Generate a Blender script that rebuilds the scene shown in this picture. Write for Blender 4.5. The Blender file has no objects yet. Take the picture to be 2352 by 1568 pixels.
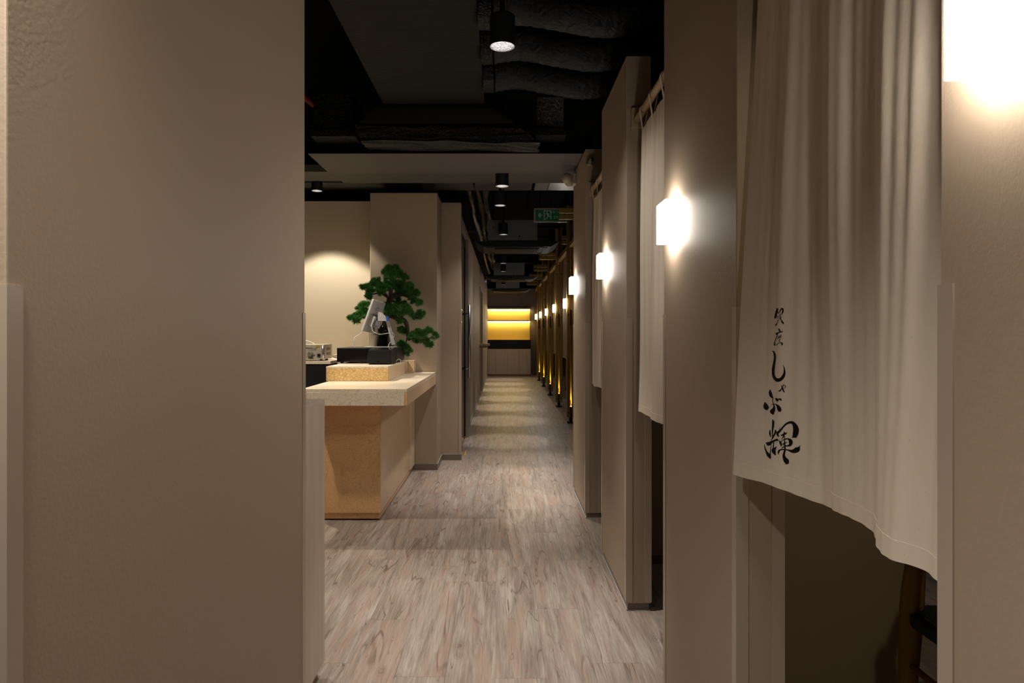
import bpy, bmesh, math, random
from mathutils import Vector, Matrix, Euler
C = bpy.context.scene.collection
S = bpy.context.scene
PI = math.pi

# ------------------------------------------------------------------ camera, world, exposure
cam_d = bpy.data.cameras.new('camera')
cam = bpy.data.objects.new('camera', cam_d); C.objects.link(cam)
cam.location = (0, 0, 1.3)
cam.rotation_euler = (PI/2, 0, 0)
cam_d.lens = 24; cam_d.sensor_width = 36
cam_d.shift_x = 20/2352; cam_d.shift_y = -22/2352
cam_d.clip_start = 0.02; cam_d.clip_end = 100
S.camera = cam
w = bpy.data.worlds.new('world'); S.world = w; w.use_nodes = True
w.node_tree.nodes['Background'].inputs[0].default_value = (1, .85, .7, 1)
w.node_tree.nodes['Background'].inputs[1].default_value = 0.02
S.view_settings.view_transform = 'Standard'; S.view_settings.look = 'None'
S.view_settings.exposure = 0.0; S.view_settings.gamma = 1
S.view_settings.use_curve_mapping = False
S.cycles.use_denoising = True
S.cycles.max_bounces = 8
S.cycles.sample_clamp_indirect = 4

# light levels (watts / emission strengths); the lamps themselves sit in their fittings
P_CORRIDOR = 85.0
P_RECEPTION = 130.0
E_SCONCE = 36.0
E_LED = 13.0
COL_DOWN = (1.0, 0.93, 0.85)
COL_RECEP = (1.0, 0.90, 0.74)
COL_SCONCE = (1.0, 0.91, 0.82)

# ------------------------------------------------------------------ materials
def mat(name, col, rough=.5, metal=0, emit=None, es=0, spec=None):
    m = bpy.data.materials.new(name); m.use_nodes = True
    b = m.node_tree.nodes['Principled BSDF']
    b.inputs['Base Color'].default_value = (*col, 1)
    b.inputs['Roughness'].default_value = rough
    b.inputs['Metallic'].default_value = metal
    if spec is not None: b.inputs['Specular IOR Level'].default_value = spec
    if emit:
        b.inputs['Emission Color'].default_value = (*emit, 1)
        b.inputs['Emission Strength'].default_value = es
    return m
class NT:
    def __init__(s, m): s.t = m.node_tree; s.b = s.t.nodes['Principled BSDF']
    def n(s, typ, **kw):
        nd = s.t.nodes.new(typ)
        for k, v in kw.items(): setattr(nd, k, v)
        return nd
    def l(s, a, b): s.t.links.new(a, b)
    def coord(s, scale=(1, 1, 1), kind='Object', rand=False):
        tc = s.n('ShaderNodeTexCoord'); mp = s.n('ShaderNodeMapping')
        mp.inputs['Scale'].default_value = scale
        s.l(tc.outputs[kind], mp.inputs['Vector'])
        if rand:
            oi = s.n('ShaderNodeObjectInfo'); mu = s.n('ShaderNodeVectorMath', operation='SCALE')
            mu.inputs[0].default_value = (37.0, 91.0, 53.0)
            s.l(oi.outputs['Random'], mu.inputs['Scale']); s.l(mu.outputs[0], mp.inputs['Location'])
        return mp.outputs[0]
    def noise(s, vec, scale, detail=4, dist=0, rough=.5):
        nn = s.n('ShaderNodeTexNoise'); nn.inputs['Scale'].default_value = scale
        nn.inputs['Detail'].default_value = detail; nn.inputs['Distortion'].default_value = dist
        nn.inputs['Roughness'].default_value = rough
        if vec is not None: s.l(vec, nn.inputs['Vector'])
        return nn.outputs['Fac']
    def ramp(s, fac, stops):
        r = s.n('ShaderNodeValToRGB'); e = r.color_ramp.elements
        while len(e) > 1: e.remove(e[0])
        e[0].position = stops[0][0]; e[0].color = (*stops[0][1], 1)
        for p, c in stops[1:]:
            q = e.new(p); q.color = (*c, 1)
        s.l(fac, r.inputs[0]); return r.outputs[0]
    def mix(s, fac, a, b, mode='MIX'):
        m = s.n('ShaderNodeMix', data_type='RGBA', blend_type=mode)
        for sock, v in ((m.inputs[0], fac), (m.inputs[6], a), (m.inputs[7], b)):
            if isinstance(v, (int, float)): sock.default_value = v
            elif isinstance(v, tuple): sock.default_value = (*v, 1)
            else: s.l(v, sock)
        return m.outputs[2]
    def math(s, op, a, b=None):
        m = s.n('ShaderNodeMath', operation=op)
        for i, v in ((0, a), (1, b)):
            if v is None: continue
            if isinstance(v, (int, float)): m.inputs[i].default_value = v
            else: s.l(v, m.inputs[i])
        return m.outputs[0]
    def bump(s, h, strength=.2, dist=.01):
        b = s.n('ShaderNodeBump'); b.inputs['Strength'].default_value = strength
        b.inputs['Distance'].default_value = dist
        s.l(h, b.inputs['Height']); s.l(b.outputs[0], s.b.inputs['Normal'])
    def color(s, c): s.l(c, s.b.inputs['Base Color'])

def g(v): return (v, v, v)
def paint(name, col, bump=.12, rough=.58):
    m = mat(name, col, rough); t = NT(m); v = t.coord()
    n1 = t.noise(v, 1.3, 3); n2 = t.noise(v, 130, 3)
    t.color(t.mix(t.math('MULTIPLY', n1, .35), col, tuple(x*.86 for x in col)))
    t.bump(n2, bump, .004); return m
M_wall = paint('taupe_paint', (.39, .308, .220))
M_cream = paint('cream_paint', (.52, .45, .34), .08, .5)
M_dark_wall = paint('brown_paint', (.20, .155, .11))
M_board = paint('grey_board', (.085, .073, .064), .2, .7)
M_board2 = paint('dark_grey_board', (.075, .072, .058), .2, .7)
M_black_ceiling = mat('black_ceiling', (.004, .004, .004), .9, spec=.05)
M_black = mat('matte_black', (.008, .008, .009), .45)
M_black_gloss = mat('gloss_black', (.010, .009, .008), .12)
M_steel_black = mat('black_steel', (.012, .012, .013), .4, .6)
M_chrome = mat('brushed_steel', (.55, .55, .56), .28, 1)
M_base = paint('skirting', (.19, .15, .12), .1, .4)
M_caulk = mat('caulk', (.42, .41, .39), .5)
M_guard = mat('corner_guard', (.43, .35, .27), .28)
M_white_plastic = mat('white_plastic', (.48, .475, .47), .35)
M_blue = mat('blue_plastic', (.03, .09, .42), .4)
M_cable_w = mat('white_cable', (.75, .73, .70), .4)
M_cream_plastic = mat('cream_plastic', (.33, .28, .22), .4)
M_red = mat('red_pipe', (.25, .02, .01), .5)
M_bracket = mat('pale_bracket', (.42, .33, .21), .5)

def foil(name, col, scale, rough=.25, metal=.7, b=.9):
    m = mat(name, col, rough, metal); t = NT(m); v = t.coord()
    t.bump(t.noise(v, scale, 5, 1), b, .02); return m
M_foil = foil('black_foil', (.016, .015, .015), 60)
M_foil_s = foil('silver_foil', (.5, .5, .5), 140, .16, 1, 1.0); M_foil_s.node_tree.nodes['Bump'].inputs['Distance'].default_value = .05
M_flex = foil('flex_duct_skin', (.0035, .0035, .004), 22, .5, 0, .7); M_flex.node_tree.nodes['Principled BSDF'].inputs['Specular IOR Level'].default_value = .25
M_flex_s = foil('silver_flex', (.11, .10, .085), 55, .3, .8, 1.0)
m = mat('duct_wrap', (.010, .0095, .009), .65, 0, spec=.2); t = NT(m); v = t.coord((1, 1, 1))
wv = t.n('ShaderNodeTexWave', bands_direction='Y'); wv.inputs['Scale'].default_value = 22
wv.inputs['Distortion'].default_value = 1.2; t.l(v, wv.inputs['Vector'])
t.bump(wv.outputs['Fac'], .45, .006); M_duct = m

def wood(name, c1, c2, axis='Z', sc=1, rough=.5, contrast=.5):
    m = mat(name, c1, rough); t = NT(m)
    s = {'Z': (14, 14, .8), 'Y': (14, .8, 14), 'X': (.8, 14, 14)}[axis]
    v = t.coord(tuple(x*sc for x in s), rand=True)
    n1 = t.noise(v, 1.6, 5, .5); n2 = t.math('SINE', t.math('MULTIPLY', n1, 42))
    f = t.math('ADD', t.math('MULTIPLY', n1, .8), t.math('MULTIPLY', n2, .10*contrast))
    t.color(t.ramp(f, [(.25, c2), (.6, c1)])); t.bump(n1, .12, .003); return m
M_ochre = wood('ochre_timber', (.40, .245, .034), (.30, .175, .022), 'Z')
M_ochre_x = wood('ochre_timber_cross', (.40, .245, .034), (.30, .175, .022), 'X')
M_ochre_y = wood('ochre_timber_long', (.40, .245, .034), (.30, .175, .022), 'Y')
M_oak = wood('pale_wood', (.62, .53, .43), (.53, .445, .355), 'Z', .6)
M_bounce = paint('bounce_ochre', (.46, .33, .07), .02, .4)  # plain smooth ochre for the board that catches the uplight
M_dowel = wood('dowel_wood', (.46, .33, .205), (.38, .27, .16), 'Y')
M_chair = wood('oak_chair', (.30, .17, .045), (.22, .12, .03), 'Z')
M_door_br = wood('brown_door', (.12, .08, .05), (.09, .06, .035), 'Z')
M_bark = wood('bark', (.055, .035, .02), (.02, .012, .008), 'Z', 3, rough=.85)
M_ply = wood('ply_edge', (.36, .22, .10), (.28, .16, .07), 'Y')

# vinyl plank floor
m = mat('vinyl_plank', (.3, .25, .2), .38); t = NT(m)
v = t.coord((1, 1, 1), rand=True)
def mapped(sx, sy):
    q = t.n('ShaderNodeMapping'); q.inputs['Scale'].default_value = (sx, sy, 1); t.l(v, q.inputs['Vector']); return q.outputs[0]
def iso(f, k, wdt):
    fr = t.math('FRACT', t.math('MULTIPLY', f, k))
    return t.ramp(t.math('ABSOLUTE', t.math('SUBTRACT', fr, .5)), [(0, g(1)), (wdt, g(.55)), (wdt*2.2, g(0))])
big = t.noise(mapped(12, 1.1), 1.0, 2, .6)
big2 = t.noise(mapped(17, 2.2), 1.0, 3, 1.1)
fine = t.noise(mapped(85, 3.2), 1.4, 5, .8, .62)
blot = t.noise(mapped(20, 2.0), .9, 4, .8)
brk = t.ramp(t.noise(mapped(5, 2.5), 1.3, 2), [(.44, g(.0)), (.56, g(1))])
tone = t.math('ADD', t.math('MULTIPLY', fine, .50), t.math('MULTIPLY', blot, .50))
base = t.ramp(tone, [(.34, (.19, .145, .118)), (.45, (.28, .228, .195)), (.55, (.375, .32, .28)), (.68, (.49, .435, .39))])
pink = t.mix(t.ramp(t.noise(mapped(15, 1.2), .9, 3, .6), [(.52, g(0)), (.62, g(.55))]), base, (.37, .265, .21))
c = t.mix(t.math('MULTIPLY', iso(big, 9, .06), .16), pink, (.16, .11, .08))
c = t.mix(t.math('MULTIPLY', t.math('MULTIPLY', iso(big, 3, .022), brk), .85), c, (.13, .088, .065))
c = t.mix(t.math('MULTIPLY', iso(big2, 2.2, .018), .62), c, (.15, .10, .075))
vo = t.n('ShaderNodeTexVoronoi'); vo.inputs['Scale'].default_value = 1.0; t.l(mapped(5.2, 2.4), vo.inputs['Vector'])
kn = t.ramp(vo.outputs['Distance'], [(0, g(1)), (.035, g(.75)), (.06, g(.1)), (.075, g(.55)), (.095, g(0)), (.11, g(.3)), (.13, g(0))])
c = t.mix(t.math('MULTIPLY', kn, .7), c, (.12, .08, .06))
oi = t.n('ShaderNodeObjectInfo')
c = t.mix(1.0, c, t.ramp(oi.outputs['Random'], [(0, (.96, .95, .94)), (.5, (1.01, 1.0, .99)), (1, (1.05, 1.05, 1.05))]), 'MULTIPLY')
t.color(c); t.bump(fine, .22, .002); M_floor = m

# honey stone
def stone(name, a, b, vein, cell=None, cs=28):
    m = mat(name, a, .28); t = NT(m); v = t.coord()
    n1 = t.noise(v, 3.5, 6, .8, .6)
    c = t.ramp(n1, [(.32, b), (.62, a)])
    vn = t.math('ABSOLUTE', t.math('SUBTRACT', t.noise(v, 2.1, 4, 2.4), .5))
    c = t.mix(t.ramp(vn, [(0, g(.4)), (.007, g(.14)), (.02, g(0))]), c, vein)
    vn2 = t.math('ABSOLUTE', t.math('SUBTRACT', t.noise(v, 3.1, 2, .9), .52))
    c = t.mix(t.ramp(vn2, [(0, g(.28)), (.006, g(0))]), c, vein)
    sp = t.noise(v, 95, 3)
    c = t.mix(t.ramp(sp, [(.52, g(0)), (.64, g(.35))]), c, vein)
    if cell:
        vo = t.n('ShaderNodeTexVoronoi', feature='DISTANCE_TO_EDGE'); vo.inputs['Scale'].default_value = cs
        dn = t.n('ShaderNodeVectorMath', operation='ADD'); sc = t.n('ShaderNodeVectorMath', operation='SCALE')
        nn = t.n('ShaderNodeTexNoise'); nn.inputs['Scale'].default_value = 14; t.l(v, nn.inputs['Vector'])
        t.l(nn.outputs['Color'], sc.inputs[0]); sc.inputs['Scale'].default_value = .05
        t.l(v, dn.inputs[0]); t.l(sc.outputs[0], dn.inputs[1]); t.l(dn.outputs[0], vo.inputs['Vector'])
        k = t.ramp(vo.outputs['Distance'], [(0, g(.6)), (.10, g(.2)), (.3, g(0))])
        c = t.mix(k, c, cell)
    t.color(c); return m
M_st_front = stone('honey_stone', (.80, .49, .24), (.70, .40, .18), (.46, .23, .075))
M_st_side = stone('pale_honey_stone', (.76, .58, .39), (.70, .50, .31), (.52, .30, .15))
M_st_pale = stone('cream_stone', (.82, .72, .57), (.76, .64, .48), (.50, .32, .18))
M_st_cell = stone('onyx_tile', (.86, .64, .32), (.78, .52, .21), (.55, .3, .09), (.45, .22, .055), 46)

def cloth(name, col):
    m = mat(name, col, .9, spec=.15); t = NT(m); v = t.coord((1, 1, 1))
    a = t.n('ShaderNodeTexWave', bands_direction='Y'); a.inputs['Scale'].default_value = 160
    b = t.n('ShaderNodeTexWave', bands_direction='Z'); b.inputs['Scale'].default_value = 160
    for q in (a, b): q.inputs['Distortion'].default_value = .8; t.l(v, q.inputs['Vector'])
    fl = t.noise(v, 240, 2)
    t.color(t.mix(t.ramp(fl, [(.74, g(0)), (.78, g(.45))]), col, (.22, .16, .09)))
    wr = t.noise(t.coord((1, 3, 1)), 5, 3, 1)
    h = t.math('ADD', t.math('MULTIPLY', t.math('ADD', a.outputs['Fac'], b.outputs['Fac']), .03), t.math('MULTIPLY', wr, 1.6))
    t.bump(h, .35, .006)
    t.b.inputs['Transmission Weight'].default_value = 0
    return m
M_cloth = cloth('linen_canvas', (.72, .63, .51))
M_ink = mat('black_ink', (.010, .008, .007), .8, spec=.1)
m = mat('reed_blind', (.34, .235, .155), .8); t = NT(m); v = t.coord((1, 1, 1))
wv = t.n('ShaderNodeTexWave', bands_direction='Z'); wv.inputs['Scale'].default_value = 55; t.l(v, wv.inputs['Vector'])
t.bump(wv.outputs['Fac'], .4, .004); t.color(t.mix(t.noise(v, 30, 3), (.38, .27, .18), (.28, .19, .12))); M_blind = m
m = mat('clear_glass', (.8, .85, .84), .03); m.node_tree.nodes['Principled BSDF'].inputs['Transmission Weight'].default_value = 1.0
m.node_tree.nodes['Principled BSDF'].inputs['IOR'].default_value = 1.45; M_glass = m
M_sconce = mat('lit_opal_glass', (.9, .88, .85), .3, emit=COL_SCONCE, es=E_SCONCE)
M_lamp = mat('lit_lamp', (.9, .9, .9), .3, emit=(1, .93, .86), es=6)
M_reflector = foil('faceted_reflector', (.85, .86, .9), 160, .32, 1, .5)
M_led = mat('led_strip', (.9, .8, .6), .4, emit=(1.0, .80, .36), es=E_LED*2.6)
M_led_y = mat('led_uplight', (.9, .8, .4), .4, emit=(1.0, .66, .08), es=20)
M_yellow_back = paint('yellow_board', (.75, .54, .12), .05, .5)
m = mat('pine_needles', (.015, .10, .012), .55); t = NT(m)
t.color(t.mix(t.noise(t.coord(), 14, 2), (.010, .066, .008), (.045, .23, .020))); M_needle = m
M_cord = mat('black_paper_cord', (.010, .010, .011), .6)
M_amp = mat('silver_panel', (.50, .45, .36), .38, .35)
M_amp_d = mat('grey_vents', (.20, .17, .125), .5, .2)
M_sticker = mat('gold_sticker', (.35, .22, .04), .4)
M_text = mat('dark_print', (.03, .025, .02), .6)
M_green = mat('exit_green', (.0, .045, .013), .5, emit=(0, .12, .03), es=.07)
M_sign_w = mat('exit_pale', (.42, .46, .42), .5, emit=(.8, 1, .8), es=.012)
M_alu = mat('sign_frame', (.50, .45, .41), .35, .3)
M_ac = mat('dark_ac_plastic', (.009, .009, .0095), .6, spec=.2)
M_ac2 = mat('ac_casing', (.17, .18, .19), .55, .1)
M_grille = mat('ac_grille', (.006, .006, .006), .6, spec=.2)
M_tile_m = mat('metal_sheet', (.30, .31, .32), .3, .8)

# ------------------------------------------------------------------ helpers
ORG = {}
def tag(o, label=None, cat=None, group=None, kind=None):
    if label: o['label'] = label
    if cat: o['category'] = cat
    if group: o['group'] = group
    if kind: o['kind'] = kind
    return o
def thing(name, loc, label=None, cat=None, group=None, kind=None):
    o = bpy.data.objects.new(name, None); C.objects.link(o); o.location = loc
    o.empty_display_size = .05
    ORG[o.name] = Vector(loc)
    return tag(o, label, cat, group, kind)
def obj(name, bm, m, parent=None, smooth=False, kind=None, origin=None, label=None):
    me = bpy.data.meshes.new(name)
    org = Vector((0, 0, 0))
    if parent is not None: org = ORG[parent.name]
    elif origin is not None: org = Vector(origin)
    if org.length: bmesh.ops.translate(bm, verts=bm.verts, vec=-org)
    bm.to_mesh(me); bm.free()
    for mm in (m if isinstance(m, (list, tuple)) else [m]): me.materials.append(mm)
    if smooth:
        for p in me.polygons: p.use_smooth = True
    o = bpy.data.objects.new(name, me); C.objects.link(o)
    if parent is not None: o.parent = parent
    else: o.location = org
    ORG[o.name] = org
    if kind: o['kind'] = kind
    if label: o['label'] = label
    return o
def dup(root, loc, label=None, group=None):
    r = root.copy(); C.objects.link(r); r.location = loc
    if label: r['label'] = label
    if group: r['group'] = group
    for ch in list(root.children):
        c = ch.copy(); C.objects.link(c); c.parent = r
        for gch in list(ch.children):
            d = gch.copy(); C.objects.link(d); d.parent = c
    return r
def NB(): return bmesh.new()
def box(bm, x0, x1, y0, y1, z0, z1, bev=0, rot=None, mi=0):
    c = Vector(((x0+x1)/2, (y0+y1)/2, (z0+z1)/2))
    r = bmesh.ops.create_cube(bm, size=1)
    vs = r['verts']
    mtx = Matrix.Translation(c) @ (rot.to_4x4() if rot else Matrix()) @ Matrix.Diagonal((x1-x0, y1-y0, z1-z0, 1))
    bmesh.ops.transform(bm, matrix=mtx, verts=vs)
    fs = set(f for v_ in vs for f in v_.link_faces)
    for f in fs: f.material_index = mi
    if bev:
        es = set(e for v_ in vs for e in v_.link_edges)
        bmesh.ops.bevel(bm, geom=list(es), offset=bev, segments=2, affect='EDGES', profile=.6)
    return bm
def B(*a, **k): return box(NB(), *a, **k)
def cyl(bm, p0, p1, r0, r1=None, seg=16, caps=True):
    r1 = r0 if r1 is None else r1
    p0 = Vector(p0); p1 = Vector(p1); d = p1-p0
    q = d.to_track_quat('Z', 'Y')
    mtx = Matrix.Translation((p0+p1)/2) @ q.to_matrix().to_4x4()
    bmesh.ops.create_cone(bm, cap_ends=caps, segments=seg, radius1=r0, radius2=r1, depth=d.length, matrix=mtx)
    return bm
def spline(pts, n=6):
    P = [Vector(p) for p in pts]
    if len(P) < 3: n = max(n, 2)
    out = []
    for i in range(len(P)-1):
        a = P[max(i-1, 0)]; b = P[i]; c = P[i+1]; d = P[min(i+2, len(P)-1)]
        for k in range(n):
            t = k/n
            out.append(.5*((2*b)+(c-a)*t+(2*a-5*b+4*c-d)*t*t+(3*b-a-3*c+d)*t**3))
    out.append(P[-1]); return out
def tube(bm, pts, r, seg=8, n=6, rfun=None):
    """pts: 3D points, r radius or list per control point"""
    R = r if isinstance(r, (list, tuple)) else [r]*len(pts)
    P4 = spline([Vector((*p, R[i])) for i, p in enumerate(pts)], n)
    rings = []
    up = Vector((0, 0, 1))
    for i, q in enumerate(P4):
        p = Vector(q[:3]); rr = q[3]
        a = Vector(P4[max(i-1, 0)][:3]); b = Vector(P4[min(i+1, len(P4)-1)][:3])
        tdir = (b-a).normalized()
        if abs(tdir.dot(up)) > .95: up = Vector((1, 0, 0)) if abs(tdir.x) < .9 else Vector((0, 1, 0))
        u = tdir.cross(up).normalized(); vv = tdir.cross(u).normalized()
        up = u.cross(tdir).normalized() if False else up
        rr2 = rr*(rfun(i) if rfun else 1)
        rings.append([bm.verts.new(p+(u*math.cos(2*PI*k/seg)+vv*math.sin(2*PI*k/seg))*rr2) for k in range(seg)])
    for a, b in zip(rings, rings[1:]):
        for k in range(seg):
            try: bm.faces.new((a[k], a[(k+1) % seg], b[(k+1) % seg], b[k]))
            except ValueError: pass
    for rg in (rings[0], rings[-1]):
        try: bm.faces.new(rg)
        except ValueError: pass
    bmesh.ops.recalc_face_normals(bm, faces=bm.faces)
    return bm
def hexa(bm, b4, t4):
    """eight corners: bottom four, top four"""
    vs = [bm.verts.new(p) for p in list(b4)+list(t4)]
    for f in ((0, 3, 2, 1), (4, 5, 6, 7), (0, 1, 5, 4), (1, 2, 6, 5), (2, 3, 7, 6), (3, 0, 4, 7)):
        bm.faces.new([vs[i] for i in f])
    bmesh.ops.recalc_face_normals(bm, faces=bm.faces)
    return bm
def lathe(bm, prof, c, seg=32):
    rings = []
    for r, z in prof:
        rings.append([bm.verts.new((c[0]+r*math.cos(2*PI*k/seg), c[1]+r*math.sin(2*PI*k/seg), c[2]+z)) for k in range(seg)])
    for a, b in zip(rings, rings[1:]):
        for k in range(seg): bm.faces.new((a[k], a[(k+1) % seg], b[(k+1) % seg], b[k]))
    return bm
F = 1568.0
def at(x, y, d): return Vector(((x-1156)*d/F, d, 1.3-(y-762)*d/F))
def text(name, body, size, loc, rot, m, parent, ext=.0004, shear=0):
    cu = bpy.data.curves.new(name, 'FONT'); cu.body = body; cu.size = size; cu.extrude = ext; cu.shear = shear
    cu.align_x = 'CENTER'; cu.align_y = 'CENTER'; cu.materials.append(m)
    o = bpy.data.objects.new(name, cu); C.objects.link(o)
    me = bpy.data.meshes.new_from_object(o.evaluated_get(bpy.context.evaluated_depsgraph_get()))
    bpy.data.objects.remove(o); o = bpy.data.objects.new(name, me); C.objects.link(o); o.parent = parent
    o.location = Vector(loc)-ORG[parent.name]; o.rotation_euler = rot
    return o
def spot(parent, loc, power, size, blend, col, radius=.035, rot=(0, 0, 0), name='lamp_light'):
    l = bpy.data.lights.new(name, 'SPOT'); l.energy = power; l.spot_size = math.radians(size)
    l.spot_blend = blend; l.color = col; l.shadow_soft_size = radius
    o = bpy.data.objects.new(name, l); C.objects.link(o); o.parent = parent
    o.location = Vector(loc)-ORG[parent.name]; o.rotation_euler = rot
    return o

# ------------------------------------------------------------------ floor
fl = obj('floor', B(-4.2, 3.4, -3.0, 21.0, -.08, -.006), M_floor, kind='structure')
PW, PL = .19, 1.22
pm = bpy.data.meshes.new('plank'); bm = B(-PW/2+.0004, PW/2-.0004, -PL/2+.0004, PL/2-.0004, -.006, 0); bm.to_mesh(pm); bm.free()
pm.materials.append(M_floor)
random.seed(4)
cols = 16; x_left = -1.55; npl = 0
for i in range(cols):
    y = .7+random.choice([0, .35, .7, 1.0])*1.0 + random.uniform(-.1, .1)
    while y < 20.9:
        yc = y+PL/2
        if yc+PL/2 <= 20.99 and npl < 292:
            o = bpy.data.objects.new('plank', pm); C.objects.link(o); o.parent = fl
            o.location = (x_left+(i+.5)*PW, yc, 0); npl += 1
        y += PL

# ------------------------------------------------------------------ shell
obj('ceiling', B(-4.2, 3.4, -3.0, 21.0, 3.35, 3.45), M_black_ceiling, kind='structure')
obj('wall_far_left', B(-4.3, -4.2, -3.0, 21.0, -.08, 3.45), M_dark_wall, kind='structure')
obj('wall_far_right', B(3.4, 3.5, -3.0, 21.0, -.08, 3.45), M_dark_wall, kind='structure')
obj('wall_behind', B(-4.2, 3.4, -3.1, -3.0, -.08, 3.45), M_wall, kind='structure')
obj('wall_end', B(-4.2, 3.4, 20.56, 20.7, 0, 2.61), M_dark_wall, kind='structure')
obj('wall_end', B(-4.2, 3.4, 20.7, 21.0, -.08, 3.45), M_black_ceiling, kind='structure')

def guard(parent, x, y, sx, sy, z1=1.362, z0=.04, wdt=.028):
    bm = NB(); e = .0025
    box(bm, min(x, x-wdt*sx), max(x, x-wdt*sx), min(y, y+e*sy), max(y, y+e*sy), z0, z1)
    box(bm, min(x, x+e*sx), max(x, x+e*sx), min(y+e*sy, y-wdt*sy), max(y+e*sy, y-wdt*sy), z0, z1)
    return obj('corner_guard', bm, M_guard, parent)
def fin(name, x0, x1, y0, y1, top, guards, m=M_wall):
    r = thing(name, ((x0+x1)/2, (y0+y1)/2, 0), kind='structure')
    obj('wall_body', B(x0, x1, y0, y1, .036, top, bev=.003), m, r)
    obj('plinth', B(x0+.008, x1-.008, y0+.008, y1-.008, 0, .036), M_base, r)
    bm = NB(); e = .006
    box(bm, x0+.002, x1-.002, y0+.002, y0+.002+e, 0, .004); box(bm, x0+.002, x0+.002+e, y0+.002, y1-.002, 0, .004)
    obj('caulk_line', bm, M_caulk, r)
    for gx, gy in guards:
        guard(r, x0 if gx < 0 else x1, y0 if gy < 0 else y1, gx, gy)
    return r
XF = .573
fin('wall_right', XF, XF+.115, -.35, .895, 2.6, [(-1, 1)])
fin('wall_right', XF, XF+.115, 1.676, 2.435, 2.6, [(-1, -1), (1, -1), (-1, 1)])
fin('wall_right', XF, XF+.115, 3.18, 3.97, 2.585, [(-1, -1), (1, -1), (-1, 1)])
fin('wall_right', XF, XF+.115, 4.76, 5.57, 2.575, [(-1, -1), (1, -1), (-1, 1)])
# left wall panel by the camera
fin('wall_left', -.80, -.65, .893, 2.235, 2.6, [(1, -1), (1, 1)])
# private room partitions behind the curtains
for y0, x1 in ((2.30, 1.36), (3.83, 3.4), (5.42, 3.4)):
    p = thing('partition_wall', ((XF+.115+x1)/2, y0+.05, 0), kind='structure')
    obj('wall_body', B(XF+.116, x1, y0, y0+.1, .05, 2.6), M_wall, p)
    obj('plinth', B(XF+.116, x1, y0-.004, y0+.1, 0, .05), M_base, p)
    obj('caulk_line', B(XF+.116, x1, y0-.008, y0-.004, .05, .054), M_caulk, p)
obj('wall_right_room', B(2.6, 2.7, -2.9, 5.4, 0, 2.6), M_dark_wall, kind='structure')

# reception walls
r = thing('wall_reception', (-2.7, 6.9, 0), kind='structure')
obj('wall_body', B(-4.2, -1.256, 6.82, 7.0, .05, 2.605), M_cream, r)
obj('plinth', B(-4.2, -1.256, 6.815, 7.0, 0, .05), M_base, r)
r = thing('wall_column', (-.94, 6.6, 0), kind='structure')
obj('wall_body', B(-1.255, -.623, 6.43, 6.92, .058, 2.61, bev=.006), M_wall, r)
obj('plinth', B(-1.255, -.619, 6.426, 6.92, 0, .058), M_base, r)
obj('caulk_line', B(-1.255, -.618, 6.425, 6.905, .058, .062), M_caulk, r)
r = thing('wall_pilaster', (-.6, 7.0, 0), kind='structure')
obj('wall_body', B(-1.0, -.428, 6.921, 7.03, .058, 2.61, bev=.004), M_wall, r)
obj('plinth', B(-.62, -.425, 6.917, 7.03, 0, .058), M_base, r)
obj('caulk_line', B(-.62, -.424, 6.916, 7.03, .058, .062), M_caulk, r)
obj('corner_guard', B(-.452, -.4255, 6.916, 6.92, .06, 1.38), M_guard, r)
XL = -.465
r = thing('wall_left_corridor', (XL-.05, 14, 0), kind='structure')
bm = NB()
box(bm, XL-.12, XL, 8.47, 13.5, .05, 2.6)
box(bm, XL-.12, XL, 15.1, 20.56, .05, 2.6)
box(bm, XL-.12, XL, 13.5, 15.1, 2.2, 2.6)
box(bm, XL-.12, XL, 7.03, 8.47, 2.44, 2.6)
obj('wall_body', bm, M_wall, r)
bm = NB(); box(bm, XL-.12, XL+.004, 8.47, 13.5, 0, .05); box(bm, XL-.12, XL+.004, 15.1, 20.2, 0, .05)
obj('plinth', bm, M_caulk, r)
for yy in (10.6, 16.9):
    obj('panel_joint', B(XL-.001, XL+.0015, yy-.002, yy+.002, .05, 2.6), M_base, r)
# glass entrance on the left
r = thing('door_1', (-.47, 7.7, 0), kind='structure')
obj('door_frame', box(box(B(-.53, -.43, 8.40, 8.47, 0, 2.43), -.53, -.43, 7.03, 7.08, 0, 2.43), -.53, -.43, 7.03, 8.47, 2.43, 2.50), M_wall, r)
obj('door_glass', B(-.482, -.470, 7.10, 8.36, .03, 2.40), M_glass, r)
obj('edge_rail', box(box(B(-.492, -.462, 7.085, 7.12, .03, 2.42), -.492, -.462, 8.30, 8.385, .03, 2.42), -.49, -.465, 7.12, 8.3, 2.33, 2.42), M_steel_black, r)
obj('fixed_panel', B(-.60, -.55, 7.03, 8.47, 0, 2.43), M_black_gloss, r)
hb = obj('pull_handle', cyl(NB(), (-.405, 8.13, .75), (-.405, 8.13, 1.62), .016, seg=16), M_chrome, r, smooth=True)
for z in (.865, 1.51):
    ORG[hb.name] = ORG[r.name]
    obj('standoff', cyl(NB(), (-.47, 8.13, z), (-.405, 8.13, z), .011, seg=12), M_chrome, hb, smooth=True)
bm = NB(); bmesh.ops.create_uvsphere(bm, u_segments=14, v_segments=10, radius=.028, matrix=Matrix.Translation((-.49, 8.5, .03)))
obj('floor_pivot', bm, M_chrome, r, smooth=True)
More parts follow.
